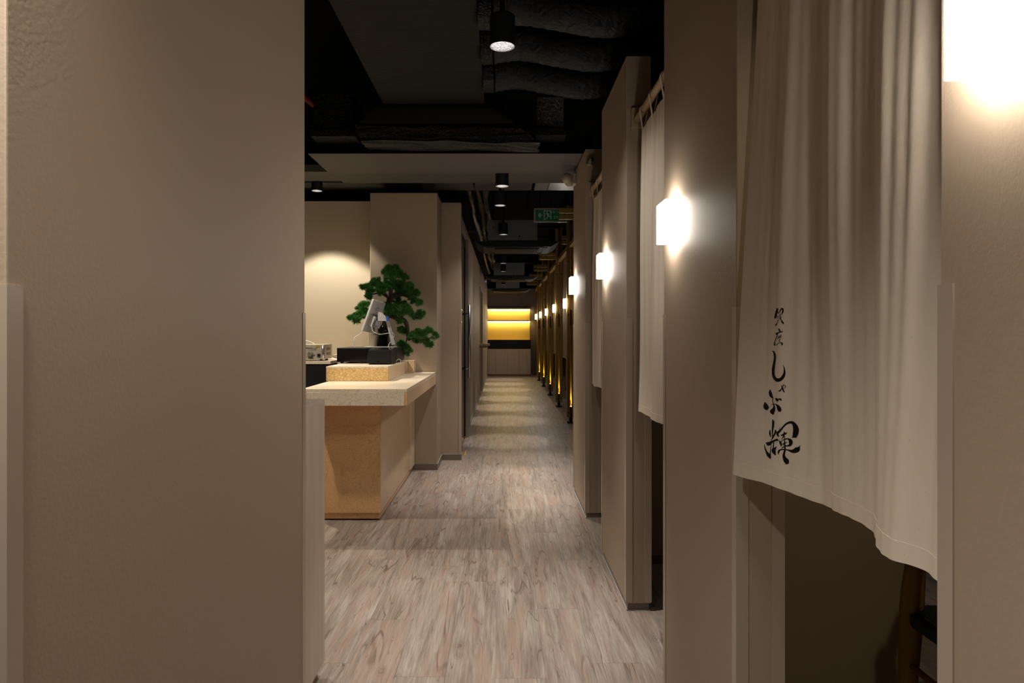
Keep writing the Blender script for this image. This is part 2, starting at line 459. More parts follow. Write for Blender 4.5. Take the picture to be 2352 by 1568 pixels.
# brown service door further along
r = thing('door_2', (XL-.08, 14.3, 0), kind='structure')
obj('door_leaf', B(XL-.09, XL-.05, 13.56, 15.04, .01, 2.14), M_door_br, r)
obj('door_frame', box(box(B(XL-.10, XL+.012, 13.5, 13.56, 0, 2.2), XL-.10, XL+.012, 15.04, 15.1, 0, 2.2), XL-.10, XL+.012, 13.56, 15.04, 2.14, 2.2), M_wall, r)
obj('notice_sheet', B(XL-.05, XL-.044, 13.75, 14.5, 1.25, 1.9), M_white_plastic, r)

# ------------------------------------------------------------------ ceiling services
# main duct
r = thing('ceiling_duct', (-.47, 2.3, 2.85), 'large dark wrapped rectangular duct running overhead towards the beam', 'duct')
duct_root = r
obj('duct_body', B(-.82, -.125, -1.0, 4.65, 2.85, 3.2, bev=.01), M_duct, r)
for yy in (-.6,):
    obj('flange', B(-.832, -.113, yy-.02, yy+.02, 2.842, 3.21), M_foil, r)
r = thing('duct_hood', (-.4, 4.8, 2.62), 'flared dark duct hood between the large duct and the grey beam', 'duct')
obj('hood', hexa(NB(), [(-.99, 4.67, 2.73), (.07, 4.67, 2.73), (.07, 4.94, 2.73), (-.99, 4.94, 2.73)],
                 [(-.87, 4.66, 2.83), (-.08, 4.66, 2.83), (-.08, 4.94, 2.83), (-.87, 4.94, 2.83)]), M_duct, r)
bm = NB(); random.seed(9)
hexa(bm, [(-.98, 4.70, 2.62), (.25, 4.70, 2.60), (.25, 4.94, 2.60), (-.98, 4.94, 2.62)],
     [(-1.02, 4.67, 2.715), (.12, 4.67, 2.70), (.12, 4.94, 2.70), (-1.02, 4.94, 2.715)])
bmesh.ops.subdivide_edges(bm, edges=bm.edges, cuts=7, use_grid_fill=True)
for v_ in bm.verts: v_.co += Vector((random.uniform(-.012, .012), random.uniform(-.006, .006), random.uniform(-.01, .01)))
obj('crumpled_collar', bm, M_foil, r)
obj('duct_neck', B(-.80, -.14, 4.655, 4.94, 2.83, 3.15), M_black_ceiling, r)

def crumple_box(name, x0, x1, y0, y1, z0, z1, m, label, seed):
    random.seed(seed)
    t_ = thing(name, ((x0+x1)/2, (y0+y1)/2, z0), label, 'duct')
    bm = B(x0, x1, y0, y1, z0, z1)
    bmesh.ops.subdivide_edges(bm, edges=bm.edges, cuts=14, use_grid_fill=True)
    for v_ in bm.verts: v_.co += Vector([random.uniform(-.003, .003) for _ in range(3)])
    obj('foil_skin', bm, m, t_)
    obj('tape_edge', B(x0-.006, x1+.006, y0-.006, y1, z1-.015, z1+.008), M_foil, t_)
    obj('collar', B(x0-.02, x1+.02, y0-.012, y1, z0-.05, z0), M_foil, t_)
    return t_
crumple_box('foil_duct_box', -1.32, -1.05, 4.76, 5.1, 2.71, 2.95, M_foil, 'black foil wrapped duct box left of the large duct', 1)
crumple_box('foil_duct_box', .24, .42, 4.76, 5.1, 2.72, 2.95, M_foil_s, 'sparkling silver foil duct box right of the large duct', 2)

random.seed(3)
for k, (yc, pos) in enumerate(((4.25, 'farthest'), (3.80, 'middle'), (3.36, 'nearest'))):
    lab = {'farthest': 'black flexible duct branching right, nearest to the wide grey beam',
           'middle': 'black flexible duct branching right, right behind the near downlight can',
           'nearest': 'black flexible duct branching right, highest in the picture'}[pos]
    pts = [(-.055, yc, 2.93), (.10, yc, 2.93), (.30, yc-.02, 2.88), (.48, yc-.01, 2.86), (.62, yc, 2.89), (.76, yc+.02, 3.0), (.95, yc+.03, 3.12)]
    bm = tube(NB(), pts, [.13, .115, .105, .11, .115, .11, .11], seg=20, n=10, rfun=lambda i: 1+.02*math.sin(i*2.3)+random.uniform(-.01, .01))
    o = tag(obj('flexible_duct', bm, M_flex, smooth=True, origin=(.3, yc, 2.9)), lab, 'duct', 'flexible branch ducts')
    obj('branch_collar', cyl(NB(), (-.123, yc, 2.93), (-.058, yc, 2.93), .135, seg=24), M_foil, duct_root)
# beams
r = thing('ceiling_beam', (-.4, 5.25, 2.59), 'wide pale grey boxed beam crossing overhead above the counter', 'beam')
obj('beam_body', B(-1.42, .65, 4.955, 5.56, 2.592, 2.68, bev=.002), M_board, r)
obj('beam_face', B(-4.1, .652, 4.945, 4.955, 2.595, 2.72), M_black_ceiling, r)
r = thing('ceiling_beam', (-.4, 6.05, 2.66), 'dark grey boxed beam just behind the wide pale beam', 'beam')
obj('beam_body', B(-1.46, .80, 5.84, 6.24, 2.66, 2.74), M_board2, r)
obj('end_board', B(-4.0, -1.47, 5.84, 6.2, 2.67, 2.73), M_board2, r)
r = thing('ceiling_beam', (-.4, 6.9, 2.75), 'thin brown grey beam strip farthest from the camera, above the column', 'beam')
obj('beam_body', B(-4.0, -.30, 6.65, 7.0, 2.75, 2.8), M_board2, r)
for x0, x1, mm in ((-.28, .0, M_board), (.0, .29, M_board), (.31, .45, M_tile_m), (.45, .78, M_tile_m)):
    obj('sheet_panel', B(x0+.004, x1-.004, 6.65, 7.0, 2.75, 2.77), mm, r)

# foil hoses over the left corridor wall
random.seed(12)
for k, (xx, zz) in enumerate(((-.37, 2.80), (-.29, 2.88), (-.20, 2.80))):
    pts = [(xx+random.uniform(-.02, .02), 7.12+i*.9, zz+random.uniform(-.03, .03)) for i in range(12)]
    bm = tube(NB(), pts, .035, seg=8, n=8, rfun=lambda i: 1+random.uniform(-.28, .22))
    tag(obj('foil_hose', bm, M_flex_s, origin=(xx, 7, zz)),
        ['crinkled foil hose along the top of the left corridor wall, closest to it', 'crinkled foil hose above the left corridor, highest of three', 'crinkled foil hose above the left corridor, nearest to the downlights'][k], 'hose', 'foil hoses over the corridor')
tag(obj('cable_tray', box(box(box(B(-.52, -.50, 7.1, 20, 2.66, 2.74), -.40, -.38, 7.1, 20, 2.66, 2.74), -.52, -.38, 7.1, 20, 2.655, 2.66), -.52, -.38, 7.1, 7.12, 2.66, 2.74), M_black_ceiling, origin=(-.45, 7.1, 2.66)),
    'black cable tray above the top edge of left corridor wall', 'cable tray')
for k, (yy, zz) in enumerate(((7.6, 2.98), (10.9, 2.97), (12.2, 2.99), (16.5, 2.97))):
    tag(obj('sprinkler_pipe', cyl(NB(), (-1.2, yy, zz), (.88, yy, zz), .022, seg=12), M_black, origin=(0, yy, zz), smooth=True),
        ['black pipe crossing the corridor ceiling in front of the exit sign', 'black pipe crossing behind the first ceiling air conditioner', 'second black pipe crossing behind first air conditioner', 'black pipe crossing the far end of corridor ceiling'][k], 'pipe', 'black ceiling pipes')
tag(obj('hanging_pipe', tube(NB(), [(.30, 8.0, 3.34), (.30, 8.0, 2.9), (.29, 8.0, 2.72)], .02, seg=10), M_ac, origin=(.3, 8, 2.7), smooth=True), 'dark vertical drop pipe left of the green exit sign', 'pipe')
tag(obj('red_pipe', cyl(NB(), (-1.95, 4.6, 3.352), (-1.37, 4.96, 2.95), .026, seg=14), M_red, origin=(-1.45, 4.9, 3)), 'short red fire pipe by the black foil box', 'pipe')
tag(obj('red_pipe', cyl(NB(), (-.60, 9.2, 2.66), (-.38, 9.2, 2.66), .012, seg=10), M_red, origin=(-.5, 9.2, 2.66)), 'thin red pipe stub over the left corridor wall', 'pipe')

def downlight(x, y, z, label, power, group, size=70, col=COL_DOWN, blend=.9, r0=.055, big=True, h=.13, spill=0, spill_size=150):
    r = thing('downlight', (x, y, z), label, 'downlight', group)
    bm = NB()
    cyl(bm, (x, y, z), (x, y, z+h), r0, seg=32, caps=False)
    cyl(bm, (x, y, z+h), (x, y, z+h+.004), r0, r0*.92, seg=32)
    obj('can', bm, M_black, r, smooth=False)
    obj('reflector', lathe(NB(), [(r0*.98, 0.0), (r0*.93, .004), (r0*.80, .03), (r0*.52, .055)], (x, y, z), 24), M_reflector, r)
    obj('lamp', cyl(NB(), (x, y, z+.040), (x, y, z+.048), r0*.45, seg=24), M_lamp, r)
    obj('stem', cyl(NB(), (x, y, z+h), (x, y, 3.35), .012, seg=8), M_black, r)
    spot(r, (x, y, z+.003), power, size, blend, col)
    if spill: spot(r, (x, y, z+.002), power*spill, spill_size, .8, col, name='spill_light')
    return r
names = ['black cylinder downlight nearest to the camera, beside the large duct', 'black cylinder downlight hanging just under the dark beams',
         'second downlight beyond the dark beams, left of the exit sign', 'black downlight can in front of the first ceiling air conditioner',
         'downlight hidden above the first ceiling air conditioner', 'downlight just behind the first ceiling air conditioner',
         'downlight in front of the second ceiling air conditioner', 'downlight beyond the second ceiling air conditioner',
         'second last downlight towards the end wall', 'last downlight in front of the end wall']
ys = [2.97, 5.63, 6.60, 8.15, 10.0, 11.75, 13.35, 15.3, 17.1, 18.7]
zs = [2.54, 2.50, 2.52, 2.46, 2.62, 2.48, 2.48, 2.48, 2.48, 2.47]
pw = [1.85, 1.7, 1.25, 1.15, 1.15, 1.15, 1.15, 1.15, 1.15, .9]
for i, (yy, zz) in enumerate(zip(ys, zs)):
    downlight([-.004, -.01, -.03, 0, 0, 0, 0, 0, 0, 0][i], yy, zz, names[i], P_CORRIDOR*pw[i], 'corridor downlights', blend=[.9, 1, 1, .6, .6, .6, .6, .6, .6, .6][i], size=[50, 50, 50, 31, 31, 31, 31, 31, 31, 31][i], spill=[.18, .34, .30, .14, .14, .14, .14, .14, .14, .14][i], spill_size=[125, 100, 100, 96, 96, 96, 96, 96, 96, 96][i])
downlight(-.60, .48, 2.54, 'added unseen downlight beside the camera, brightening the nearest right wall panel', P_CORRIDOR*1.8, 'corridor downlights', size=110)  # added lamp off the row, placed to brighten the nearest right panel
downlight(.0, -.9, 2.54, 'black downlight behind the camera, out of frame', P_CORRIDOR*.04, 'corridor downlights', size=110)
downlight(1.15, 1.15, 2.54, 'added unseen downlight brightening the private room behind the lettered curtain', 22, 'added private room lights', size=120, col=(1, .80, .52))  # added lamp, placed to light the chair leg and room walls
downlight(1.95, 3.0, 2.54, 'added unseen downlight brightening the private room behind the narrow curtain strip', 4, 'added private room lights', size=120, col=COL_RECEP)  # added lamp, faintly lifts the second private room
for i, (x, y, sz, p) in enumerate(((-1.9, 3.97, 100, .9), (-1.84, 5.30, 92, 1.0), (-1.72, 6.30, 92, .8))):
    downlight(x, y, 2.60, ['reception downlight hidden behind the left wall panel', 'reception downlight above the amplifier, hidden by the left wall panel', 'bright reception downlight above the cream wall, left of the column'][i],
              P_RECEPTION*p, 'reception downlights', size=sz, col=COL_RECEP, blend=.22, r0=.05)

# cassette air conditioners
def aircon(y, label, first=None):
    z = 2.375
    if first: return dup(first, (.11*0+.17, y, z), label)
    x = .17
    r = thing('air_conditioner', (x, y, z), label, 'air conditioner', 'ceiling air conditioners')
    obj('casing', B(x-.36, x+.25, y+.02, y+.80, z+.05, z+.30), M_ac2, r)
    obj('casing_bolt', B(x+.02, x+.04, y+.012, y+.02, z+.09, z+.11), M_black, r)
    obj('casing_bolt', B(x-.3, x-.285, y+.012, y+.02, z+.2, z+.215), M_black, r)
    bm = NB()
    hexa(bm, [(x-.42, y+.06, z-.02), (x+.42, y+.06, z-.02), (x+.42, y+.86, z-.02), (x-.42, y+.86, z-.02)],
         [(x-.52, y, z+.035), (x+.52, y, z+.035), (x+.52, y+.92, z+.035), (x-.52, y+.92, z+.035)])
    obj('panel', bm, M_ac, r)
    bm = NB(); box(bm, x-.28, x+.28, y+.2, y+.7, z-.032, z-.02)
    gr = obj('intake_grille', bm, M_grille, r); ORG[gr.name] = ORG[r.name]
    bm = NB()
    for k in range(26): box(bm, x-.27+k*.0212, x-.267+k*.0212, y+.2, y+.7, z-.040, z-.032)
    obj('grille_bar', bm, M_grille, gr, kind='stuff')
    for sx, sy in ((0, -1), (0, 1)):
        bm = NB(); y0 = y+.1 if sy < 0 else y+.74
        box(bm, x-.34, x+.34, y0, y0+.05, z-.026, z-.019)
        obj('air_flap', bm, M_grille, r)
    for sx in (-1, 1):
        obj('air_flap', B(x+sx*.36-.025, x+sx*.36+.025, y+.16, y+.72, z-.026, z-.019), M_grille, r)
        obj('hanger', cyl(NB(), (x+sx*.3, y+.4, z+.3), (x+sx*.3, y+.4, 3.35), .006, seg=6), M_black, r)
    return r
ac = aircon(8.38, 'dark ceiling cassette air conditioner nearest, under grey casing left of exit sign')
aircon(13.55, 'second ceiling cassette air conditioner along the corridor', ac)
aircon(17.6, 'farthest ceiling cassette air conditioner before the end wall', ac)

# exit sign
r = thing('exit_sign', (.553, 8.0, 2.58), 'green running man exit sign with arrow and white frame', 'sign')
zc = 2.665
obj('sign_board', B(.37, .737, 7.99, 8.01, zc-.068, zc+.068), M_green, r)
obj('frame', box(box(box(B(.358, .748, 7.985, 8.015, zc+.066, zc+.082), .358, .748, 7.985, 8.015, zc-.082, zc-.066), .358, .374, 7.985, 8.015, zc-.07, zc+.07), .733, .748, 7.985, 8.015, zc-.07, zc+.07), M_alu, r)
bm = NB(); yb = 7.988
def poly(bm, pts, y):
    f = bm.faces.new([bm.verts.new((p[0], y, p[1])) for p in pts]); return f
def bar(bm, a, b, wd, y=yb):
    a = Vector(a); b = Vector(b); d = (b-a).normalized(); n_ = Vector((-d.y, d.x))*wd/2
    box_pts = [a+n_, b+n_, b-n_, a-n_]
    vs = [bm.verts.new((p.x, y, p.y)) for p in box_pts]+[bm.verts.new((p.x, y+.002, p.y)) for p in box_pts]
    for f in ((0, 1, 2, 3), (7, 6, 5, 4), (0, 4, 5, 1), (1, 5, 6, 2), (2, 6, 7, 3), (3, 7, 4, 0)): bm.faces.new([vs[i] for i in f])
bar(bm, (.412, zc), (.462, zc), .012); bar(bm, (.412, zc), (.436, zc+.026), .012); bar(bm, (.412, zc), (.436, zc-.026), .012)
obj('arrow', bm, M_sign_w, r)
bm = NB()
bar(bm, (.481, zc-.05), (.481, zc+.052), .011); bar(bm, (.476, zc+.052), (.562, zc+.052), .008); bar(bm, (.556, zc-.045), (.556, zc+.052), .011); bar(bm, (.474, zc-.05), (.495, zc-.05), .008)
bar(bm, (.518, zc+.022), (.524, zc-.006), .018); bar(bm, (.524, zc-.006), (.513, zc-.03), .009); bar(bm, (.513, zc-.03), (.500, zc-.045), .008)
bar(bm, (.524, zc-.006), (.540, zc-.014), .009); bar(bm, (.540, zc-.014), (.548, zc-.02), .008); bar(bm, (.515, zc+.022), (.497, zc+.012), .007); bar(bm, (.520, zc+.02), (.540, zc+.012), .007)
cyl(bm, (.512, yb, zc+.036), (.512, yb+.002, zc+.036), .008, seg=10)
obj('running_figure', bm, M_sign_w, r)
text('lettering', 'LỐI THOÁT', .030, (.640, 7.9885, zc+.035), (PI/2, 0, 0), M_sign_w, r)
text('lettering', 'EXIT', .052, (.640, 7.9885, zc-.025), (PI/2, 0, 0), M_sign_w, r)
obj('bracket', cyl(NB(), (.553, 8.0, zc+.08), (.553, 8.0, 3.35), .008, seg=8), M_black, r)

# ------------------------------------------------------------------ wall sconces
def sconce(x, y, z, label, first=None):
    """x: wall face, light sticks out towards -X"""
    if first: return dup(first, (x, y, z), label)
    r = thing('wall_sconce', (x, y, z), label, 'wall lamp', 'square wall sconces')
    obj('back_plate', B(x-.006, x-.0005, y-.05, y+.05, z-.05, z+.05), M_chrome, r)
    obj('glass_cube', B(x-.045, x-.006, y-.065, y+.065, z-.067, z+.067, bev=.003), M_sconce, r)
    return r
s0 = sconce(XF, .755, 1.667, 'large glowing square wall lamp at top right corner beside the lettered curtain')
sconce(XF, 2.289, 1.667, 'glowing square wall lamp on the wall panel left of the lettered curtain', s0)
sconce(XF, 3.815, 1.667, 'glowing square wall lamp on second wall panel, left of the narrow curtain strip', s0)
sconce(XF, 5.425, 1.667, 'glowing square wall lamp on the last plaster wall panel before the timber posts', s0)

# ------------------------------------------------------------------ timber posts with blinds
def post(y, label, first=None, short=False):
    xa, xb = .905, 1.02
    if first: return dup(first, ((xa+xb)/2, y, 0), label)
    r = thing('timber_post', ((xa+xb)/2, y, 0), label, 'post', 'paired timber posts')
    tw = .046; yb_ = y+.12
    for x0 in (xa, xb-tw): obj('upright', B(x0, x0+tw, y, yb_, .085, 3.1, bev=.002), M_ochre, r)
    obj('steel_shoe', box(box(B(xa+tw, xb-tw, y+.03, y+.09, .0, .235), xa+.036, xb-.036, y+.02, y+.10, 0, .085), xa+.01, xb-.01, y-.0, y+.12, 0, .012), M_steel_black, r)
    for x0 in (xa+.015, xb-.015):
        obj('anchor_bolt', cyl(NB(), (x0, y+.01, .012), (x0, y+.01, .035), .009, seg=6), M_steel_black, r)
    for x0 in (xa+tw/2, xb-tw/2):
        for z in (.15, 1.548, 2.3):
            obj('bolt', cyl(NB(), (x0, y-.006, z), (x0, y, z), .009, seg=8), M_steel_black, r)
    for z in (1.36, 2.06, 2.19): obj('spacer_block', B(xa+tw, xb-tw, y+.01, y+.11, z, z+.03), M_ochre, r)
    obj('joint_plate', B(xa+tw, xb-tw, y+.05, y+.07, 1.39, 1.62), M_steel_black, r)
    obj('bounce_board', B(xa+tw, xb-tw, y+.075, y+.11, .236, 1.36), M_bounce, r)  # added bounce surface in the gap, shows the uplight's glow
    obj('uplight', B(xa+tw+.003, xb-tw-.003, y+.035, y+.055, .2355, .2385), M_led_y, r)
    spot(r, ((xa+xb)/2, y+.03, .25), 9.0, 70, .9, (1, .70, .06), .006, (PI, 0, 0), 'uplight_lamp')
    # cross beams above
    if True:
        for z in (2.55, 2.62): obj('cross_beam', B(.84 if short else .62, xa, y+.03, y+.08, z, z+.052, bev=.002), M_ochre_x, r)
    return r
py = [7.54, 9.70, 11.78, 13.96, 16.2, 18.2]
plab = ['paired timber post hidden behind the last plaster wall panel', 'nearest visible paired timber post, just left of last plaster wall panel',
        'second visible paired timber post along the corridor', 'third visible paired timber post, with bright star uplight at its foot',
        'fourth visible paired timber post along the corridor', 'farthest paired timber post, near the end wall']
p0 = post(py[0], plab[0])
posts = [p0, post(py[1], plab[1], short=True)]+[post(y, plab[i+2], p0) for i, y in enumerate(py[2:])]
for i, y in enumerate(py):
    if i == 0: continue
    sconce(.905, y+.055, 1.705, 'small glowing wall lamp on the %s visible timber post' % ['', 'nearest', 'second', 'third', 'fourth', 'farthest'][i], s0)
# extra sconce at far end
sconce(.905, 18.45, 1.705, 'small glowing wall lamp closest to the end wall cabinet', s0)
for i in range(len(py)):
    y0 = py[i]+.12; y1 = py[i+1] if i+1 < len(py) else 20.5
    wd = ['behind the last plaster wall panel', 'between nearest and second timber posts', 'between second and third timber posts', 'between third and fourth timber posts', 'between fourth and farthest timber posts', 'between farthest timber post and end wall'][i]
    r = thing('hanging_blind', (1.03, (y0+y1)/2, .88), 'brown woven hanging blind '+wd, 'blind', 'woven booth blinds')
    obj('blind_sheet', B(1.024, 1.030, y0+.02, y1-.02, .885, 2.54), M_blind, r)
    obj('bottom_rail', B(1.018, 1.036, y0+.02, y1-.02, .868, .885, bev=.002), M_bracket, r)
    tag(obj('header_beam', B(1.022, 1.075, y0-.10, y1-.02, 2.55, 2.62, bev=.002), M_ochre_y, origin=(1.05, (y0+y1)/2, 2.55)), 'ochre timber header beam '+wd, 'beam', 'booth header beams')
    tag(obj('side_beam', B(.93, .99, y0+.002, y1-.002, 2.50, 2.56, bev=.002), M_ochre_y, origin=(.96, (y0+y1)/2, 2.5)), 'ochre timber tie beam under the ceiling '+wd, 'beam', 'booth tie beams')

# ------------------------------------------------------------------ dining chairs
def chair(x, y, label, first=None):
    """faces +X; x,y = centre of seat"""
    if first: return dup(first, (x, y, 0), label)
    r = thing('dining_chair', (x, y, 0), label, 'chair')
    def leg(pts, rr): obj('leg', tube(NB(), pts, rr, seg=12, n=6), M_chair, r, smooth=True)
    for s in (-1, 1):
        leg([(x-.235, y+s*.215, 0), (x-.215, y+s*.22, .22), (x-.20, y+s*.225, .44), (x-.195, y+s*.215, .58), (x-.22, y+s*.16, .70)], [.020, .027, .033, .028, .016])
        leg([(x+.22, y+s*.25, 0), (x+.215, y+s*.25, .25), (x+.21, y+s*.25, .44)], [.015, .020, .019])
        obj('side_stretcher', tube(NB(), [(x-.225, y+s*.218, .2), (x+.215, y+s*.25, .24)], .010, seg=8, n=2), M_chair, r, smooth=True)
    for xx, zz in ((-.215, .28), (.215, .30)): obj('cross_stretcher', tube(NB(), [(x+xx, y-.22, zz), (x+xx, y+.22, zz)], .010, seg=8, n=2), M_chair, r, smooth=True)
    obj('top_rail', tube(NB(), [(x+.06, y-.27, .70), (x-.08, y-.255, .705), (x-.19, y-.17, .715), (x-.235, y, .72), (x-.19, y+.17, .715), (x-.08, y+.255, .705), (x+.06, y+.27, .70)], [.012, .015, .016, .017, .016, .015, .012], seg=12, n=6), M_chair, r, smooth=True)
    obj('back_splat', box(tube(NB(), [(x-.21, y, .56), (x-.225, y-.06, .64), (x-.22, y-.1, .715)], .010, seg=8, n=5), x-.222, x-.205, y-.018, y+.018, .42, .58), M_chair, r)
    obj('back_splat', tube(NB(), [(x-.21, y, .56), (x-.225, y+.06, .64), (x-.22, y+.1, .715)], .010, seg=8, n=5), M_chair, r)
    st = obj('seat', B(x-.20, x+.22, y-.235, y+.235, .395, .442, bev=.02), M_cord, r, smooth=False)
    ORG[st.name] = ORG[r.name]
    bm = NB()
    for k in range(46):
        yy = y-.225+k*.01; zt = .447-.006*math.sin(PI*k/45)
        tube(bm, [(x-.19, yy, .392), (x-.214, yy, .405), (x-.218, yy, .425), (x-.20, yy, zt), (x-.05, yy, zt-.004)], .0052, seg=5, n=2)
    for k in range(42):
        xx = x-.195+k*.01
        for s in (-1, 1):
            tube(bm, [(xx, y+s*.225, .392), (xx, y+s*.247, .41), (xx, y+s*.247, .428), (xx, y+s*.23, .449), (xx, y+s*.06, .444)], .0052, seg=5, n=2)
    obj('cord_weave', bm, M_cord, st, smooth=True, kind='stuff')
    return r
ch = chair(1.462, 1.885, 'oak chair with black cord seat, half hidden behind the lettered curtain')
for i, (x, y) in enumerate(((1.62, 12.75), (1.62, 14.95), (1.62, 10.7))):
    chair(x, y, ['oak chair in the dark booth seen under blind between nearest and second posts', 'oak chair in the dark booth beyond the second timber post', 'oak chair in the booth behind the nearest timber post'][i], ch)
def table(x, y, label, first=None):
    if first: return dup(first, (x, y, 0), label)
    r = thing('dining_table', (x, y, 0), label, 'table')
    obj('tabletop', B(x-.35, x+.35, y-.4, y+.4, .70, .74, bev=.004), M_chair, r)
    for sx in (-1, 1):
        for sy in (-1, 1): obj('leg', cyl(NB(), (x+sx*.3, y+sy*.34, 0), (x+sx*.3, y+sy*.34, .70), .018, .026, seg=12), M_steel_black, r, smooth=True)
    return r
t0 = table(2.15, 12.75, 'dark booth table behind the blind between nearest and second posts')
table(2.15, 10.7, 'dark booth table behind the nearest timber post', t0)
table(2.15, 1.75, 'dining table inside the private room behind the lettered curtain', t0)

# ------------------------------------------------------------------ curtains (noren)
def interp(pts, d):
    pts = sorted(pts)
    if d <= pts[0][0]: return pts[0][1]
    for i in range(len(pts)-1):
        (a, va), (b, vb) = pts[i], pts[i+1]
        if d <= b:
            p = pts[max(i-1, 0)][1]; q = pts[min(i+2, len(pts)-1)][1]; t = (d-a)/(b-a)
            m0 = (vb-p)/2; m1 = (q-va)/2
            return (2*t**3-3*t*t+1)*va+(t**3-2*t*t+t)*m0+(-2*t**3+3*t*t)*vb+(t**3-t*t)*m1
    return pts[-1][1]
ZT = 2.2
def curtain_fn(hem, zb, seed):
    rnd = random.Random(seed); ph = [rnd.uniform(0, 6) for _ in range(8)]
    def fx(d, z):
        t = min(max((ZT-z)/(ZT-zb), 0), 1.02)
        x = .617*(1-t)+interp(hem, d)*t
        e = .35+.65*math.sin(PI*min(t, 1)*.85+.2)
        x += e*(.0050*(1+.5*math.sin(d*9+z))*math.sin(2*PI*d/.185+1.1*math.sin(z*2.1+ph[0])+ph[1])
                + .0026*math.sin(2*PI*d/.093+1.4*math.sin(z*1.7+ph[2])+ph[3])
                + .0016*math.sin(2*PI*d/.041+z*3+ph[4]))*(1 if d < 1.46 or seed != 5 else max(.25, 1-(d-1.46)*7))
        x += .004*math.sin(z*3.3+d*5+ph[5])*math.sin(PI*min(t, 1))
        return x
    return fx
def curtain(y0, y1, hem, zb, label, seed, tabs, edge=None, nd=130, nz=90):
    fx = curtain_fn(hem, zb, seed)
    r = thing('door_curtain', (.6, (y0+y1)/2, zb), label, 'curtain', 'canvas door curtains')
    def sheet(za, zc_, off, nz_, name, m, thick):
        bm = NB(); G = []
        for i in range(nd+1):
            d = y0+(y1-y0)*i/nd; row = []
            for j in range(nz_+1):
                z = za+(zc_-za)*j/nz_
                row.append(bm.verts.new((fx(d, z)+off, d, z+(.004*math.sin(d*23+seed) if z < zb+.06 else 0)*(1-min(max((z-zb)/.06, 0), 1)))))
            G.append(row)
        for i in range(nd):
            for j in range(nz_): bm.faces.new((G[i][j], G[i+1][j], G[i+1][j+1], G[i][j+1]))
        o = obj(name, bm, m, r, smooth=True)
        s = o.modifiers.new('thickness', 'SOLIDIFY'); s.thickness = thick; s.offset = 0
        o.modifiers.new('crisp_edge', 'EDGE_SPLIT').split_angle = 1.0
        return o
    sheet(zb, ZT, 0, nz, 'canvas_panel', M_cloth, .0018)
    sheet(zb-.0005, zb+.03, 0, 3, 'hem', M_cloth, .0036)
    for yt in tabs:
        bm = NB(); R = .0185; path = []
        for k in range(9):
            a = math.radians(-25+230*k/8)
            path.append((.62+R*math.cos(a), 2.28+R*math.sin(a)))
        xc = fx(yt, ZT)
        path = [(xc+.002, ZT-.01)]+path+[(xc-.002, ZT-.01)]
        prev = None
        for (px_, pz) in path:
            n_ = Vector((px_-.62, 0, pz-2.25)).normalized()*.0016
            q = [bm.verts.new((px_, yt-.011, pz)), bm.verts.new((px_, yt+.011, pz)), bm.verts.new((px_+n_.x, yt+.011, pz+n_.z)), bm.verts.new((px_+n_.x, yt-.011, pz+n_.z))]
            if prev:
                for k in range(4): bm.faces.new((prev[k], prev[(k+1) % 4], q[(k+1) % 4], q[k]))
            prev = q
        bmesh.ops.recalc_face_normals(bm, faces=bm.faces)
        obj('hanging_tab', bm, M_cloth, r)
    return r, fx
def rod(y0, y1, label):
    r = thing('curtain_rod', (.62, (y0+y1)/2, 2.28), label, 'curtain rod', 'wooden curtain rods')
    obj('dowel', cyl(NB(), (.62, y0, 2.28), (.62, y1, 2.28), .0165, seg=20), M_dowel, r, smooth=True)
    obj('bracket', B(.594, .648, y1-.022, y1-.0005, 2.245, 2.338, bev=.002), M_bracket, r)
    obj('bracket', B(.594, .648, y0+.0005, y0+.022, 2.245, 2.338, bev=.002), M_bracket, r)
rod(.895, 1.676, 'wooden rod holding the lettered curtain, above the frame')
rod(2.435, 3.18, 'wooden curtain rod on cream bracket at second wall panel')
rod(3.97, 4.76, 'farthest wooden curtain rod, on the last plaster wall panel')
hem1 = [(1.645, .552), (1.616, .558), (1.52, .578), (1.427, .600), (1.343, .637), (1.242, .621), (1.180, .628), (1.127, .617), (1.060, .585), (1.014, .577), (.960, .592), (.896, .585)]
n1, fx1 = curtain(.8965, 1.638, hem1, .963, 'large cream canvas door curtain with black brush lettering', 5, [.95, 1.15, 1.35, 1.56], nd=200, nz=120)
curtain(2.46, 3.03, [(2.46, .60), (2.6, .63), (2.75, .60), (2.9, .625), (3.03, .60)], .945, 'narrow strip of cream door curtain between first and second wall panels', 7, [2.62, 2.82, 3.01])
curtain(4.0, 4.66, [(4.0, .60), (4.2, .63), (4.4, .60), (4.66, .61)], .945, 'farthest cream door curtain, barely seen behind second wall panel', 8, [4.2, 4.42, 4.64])

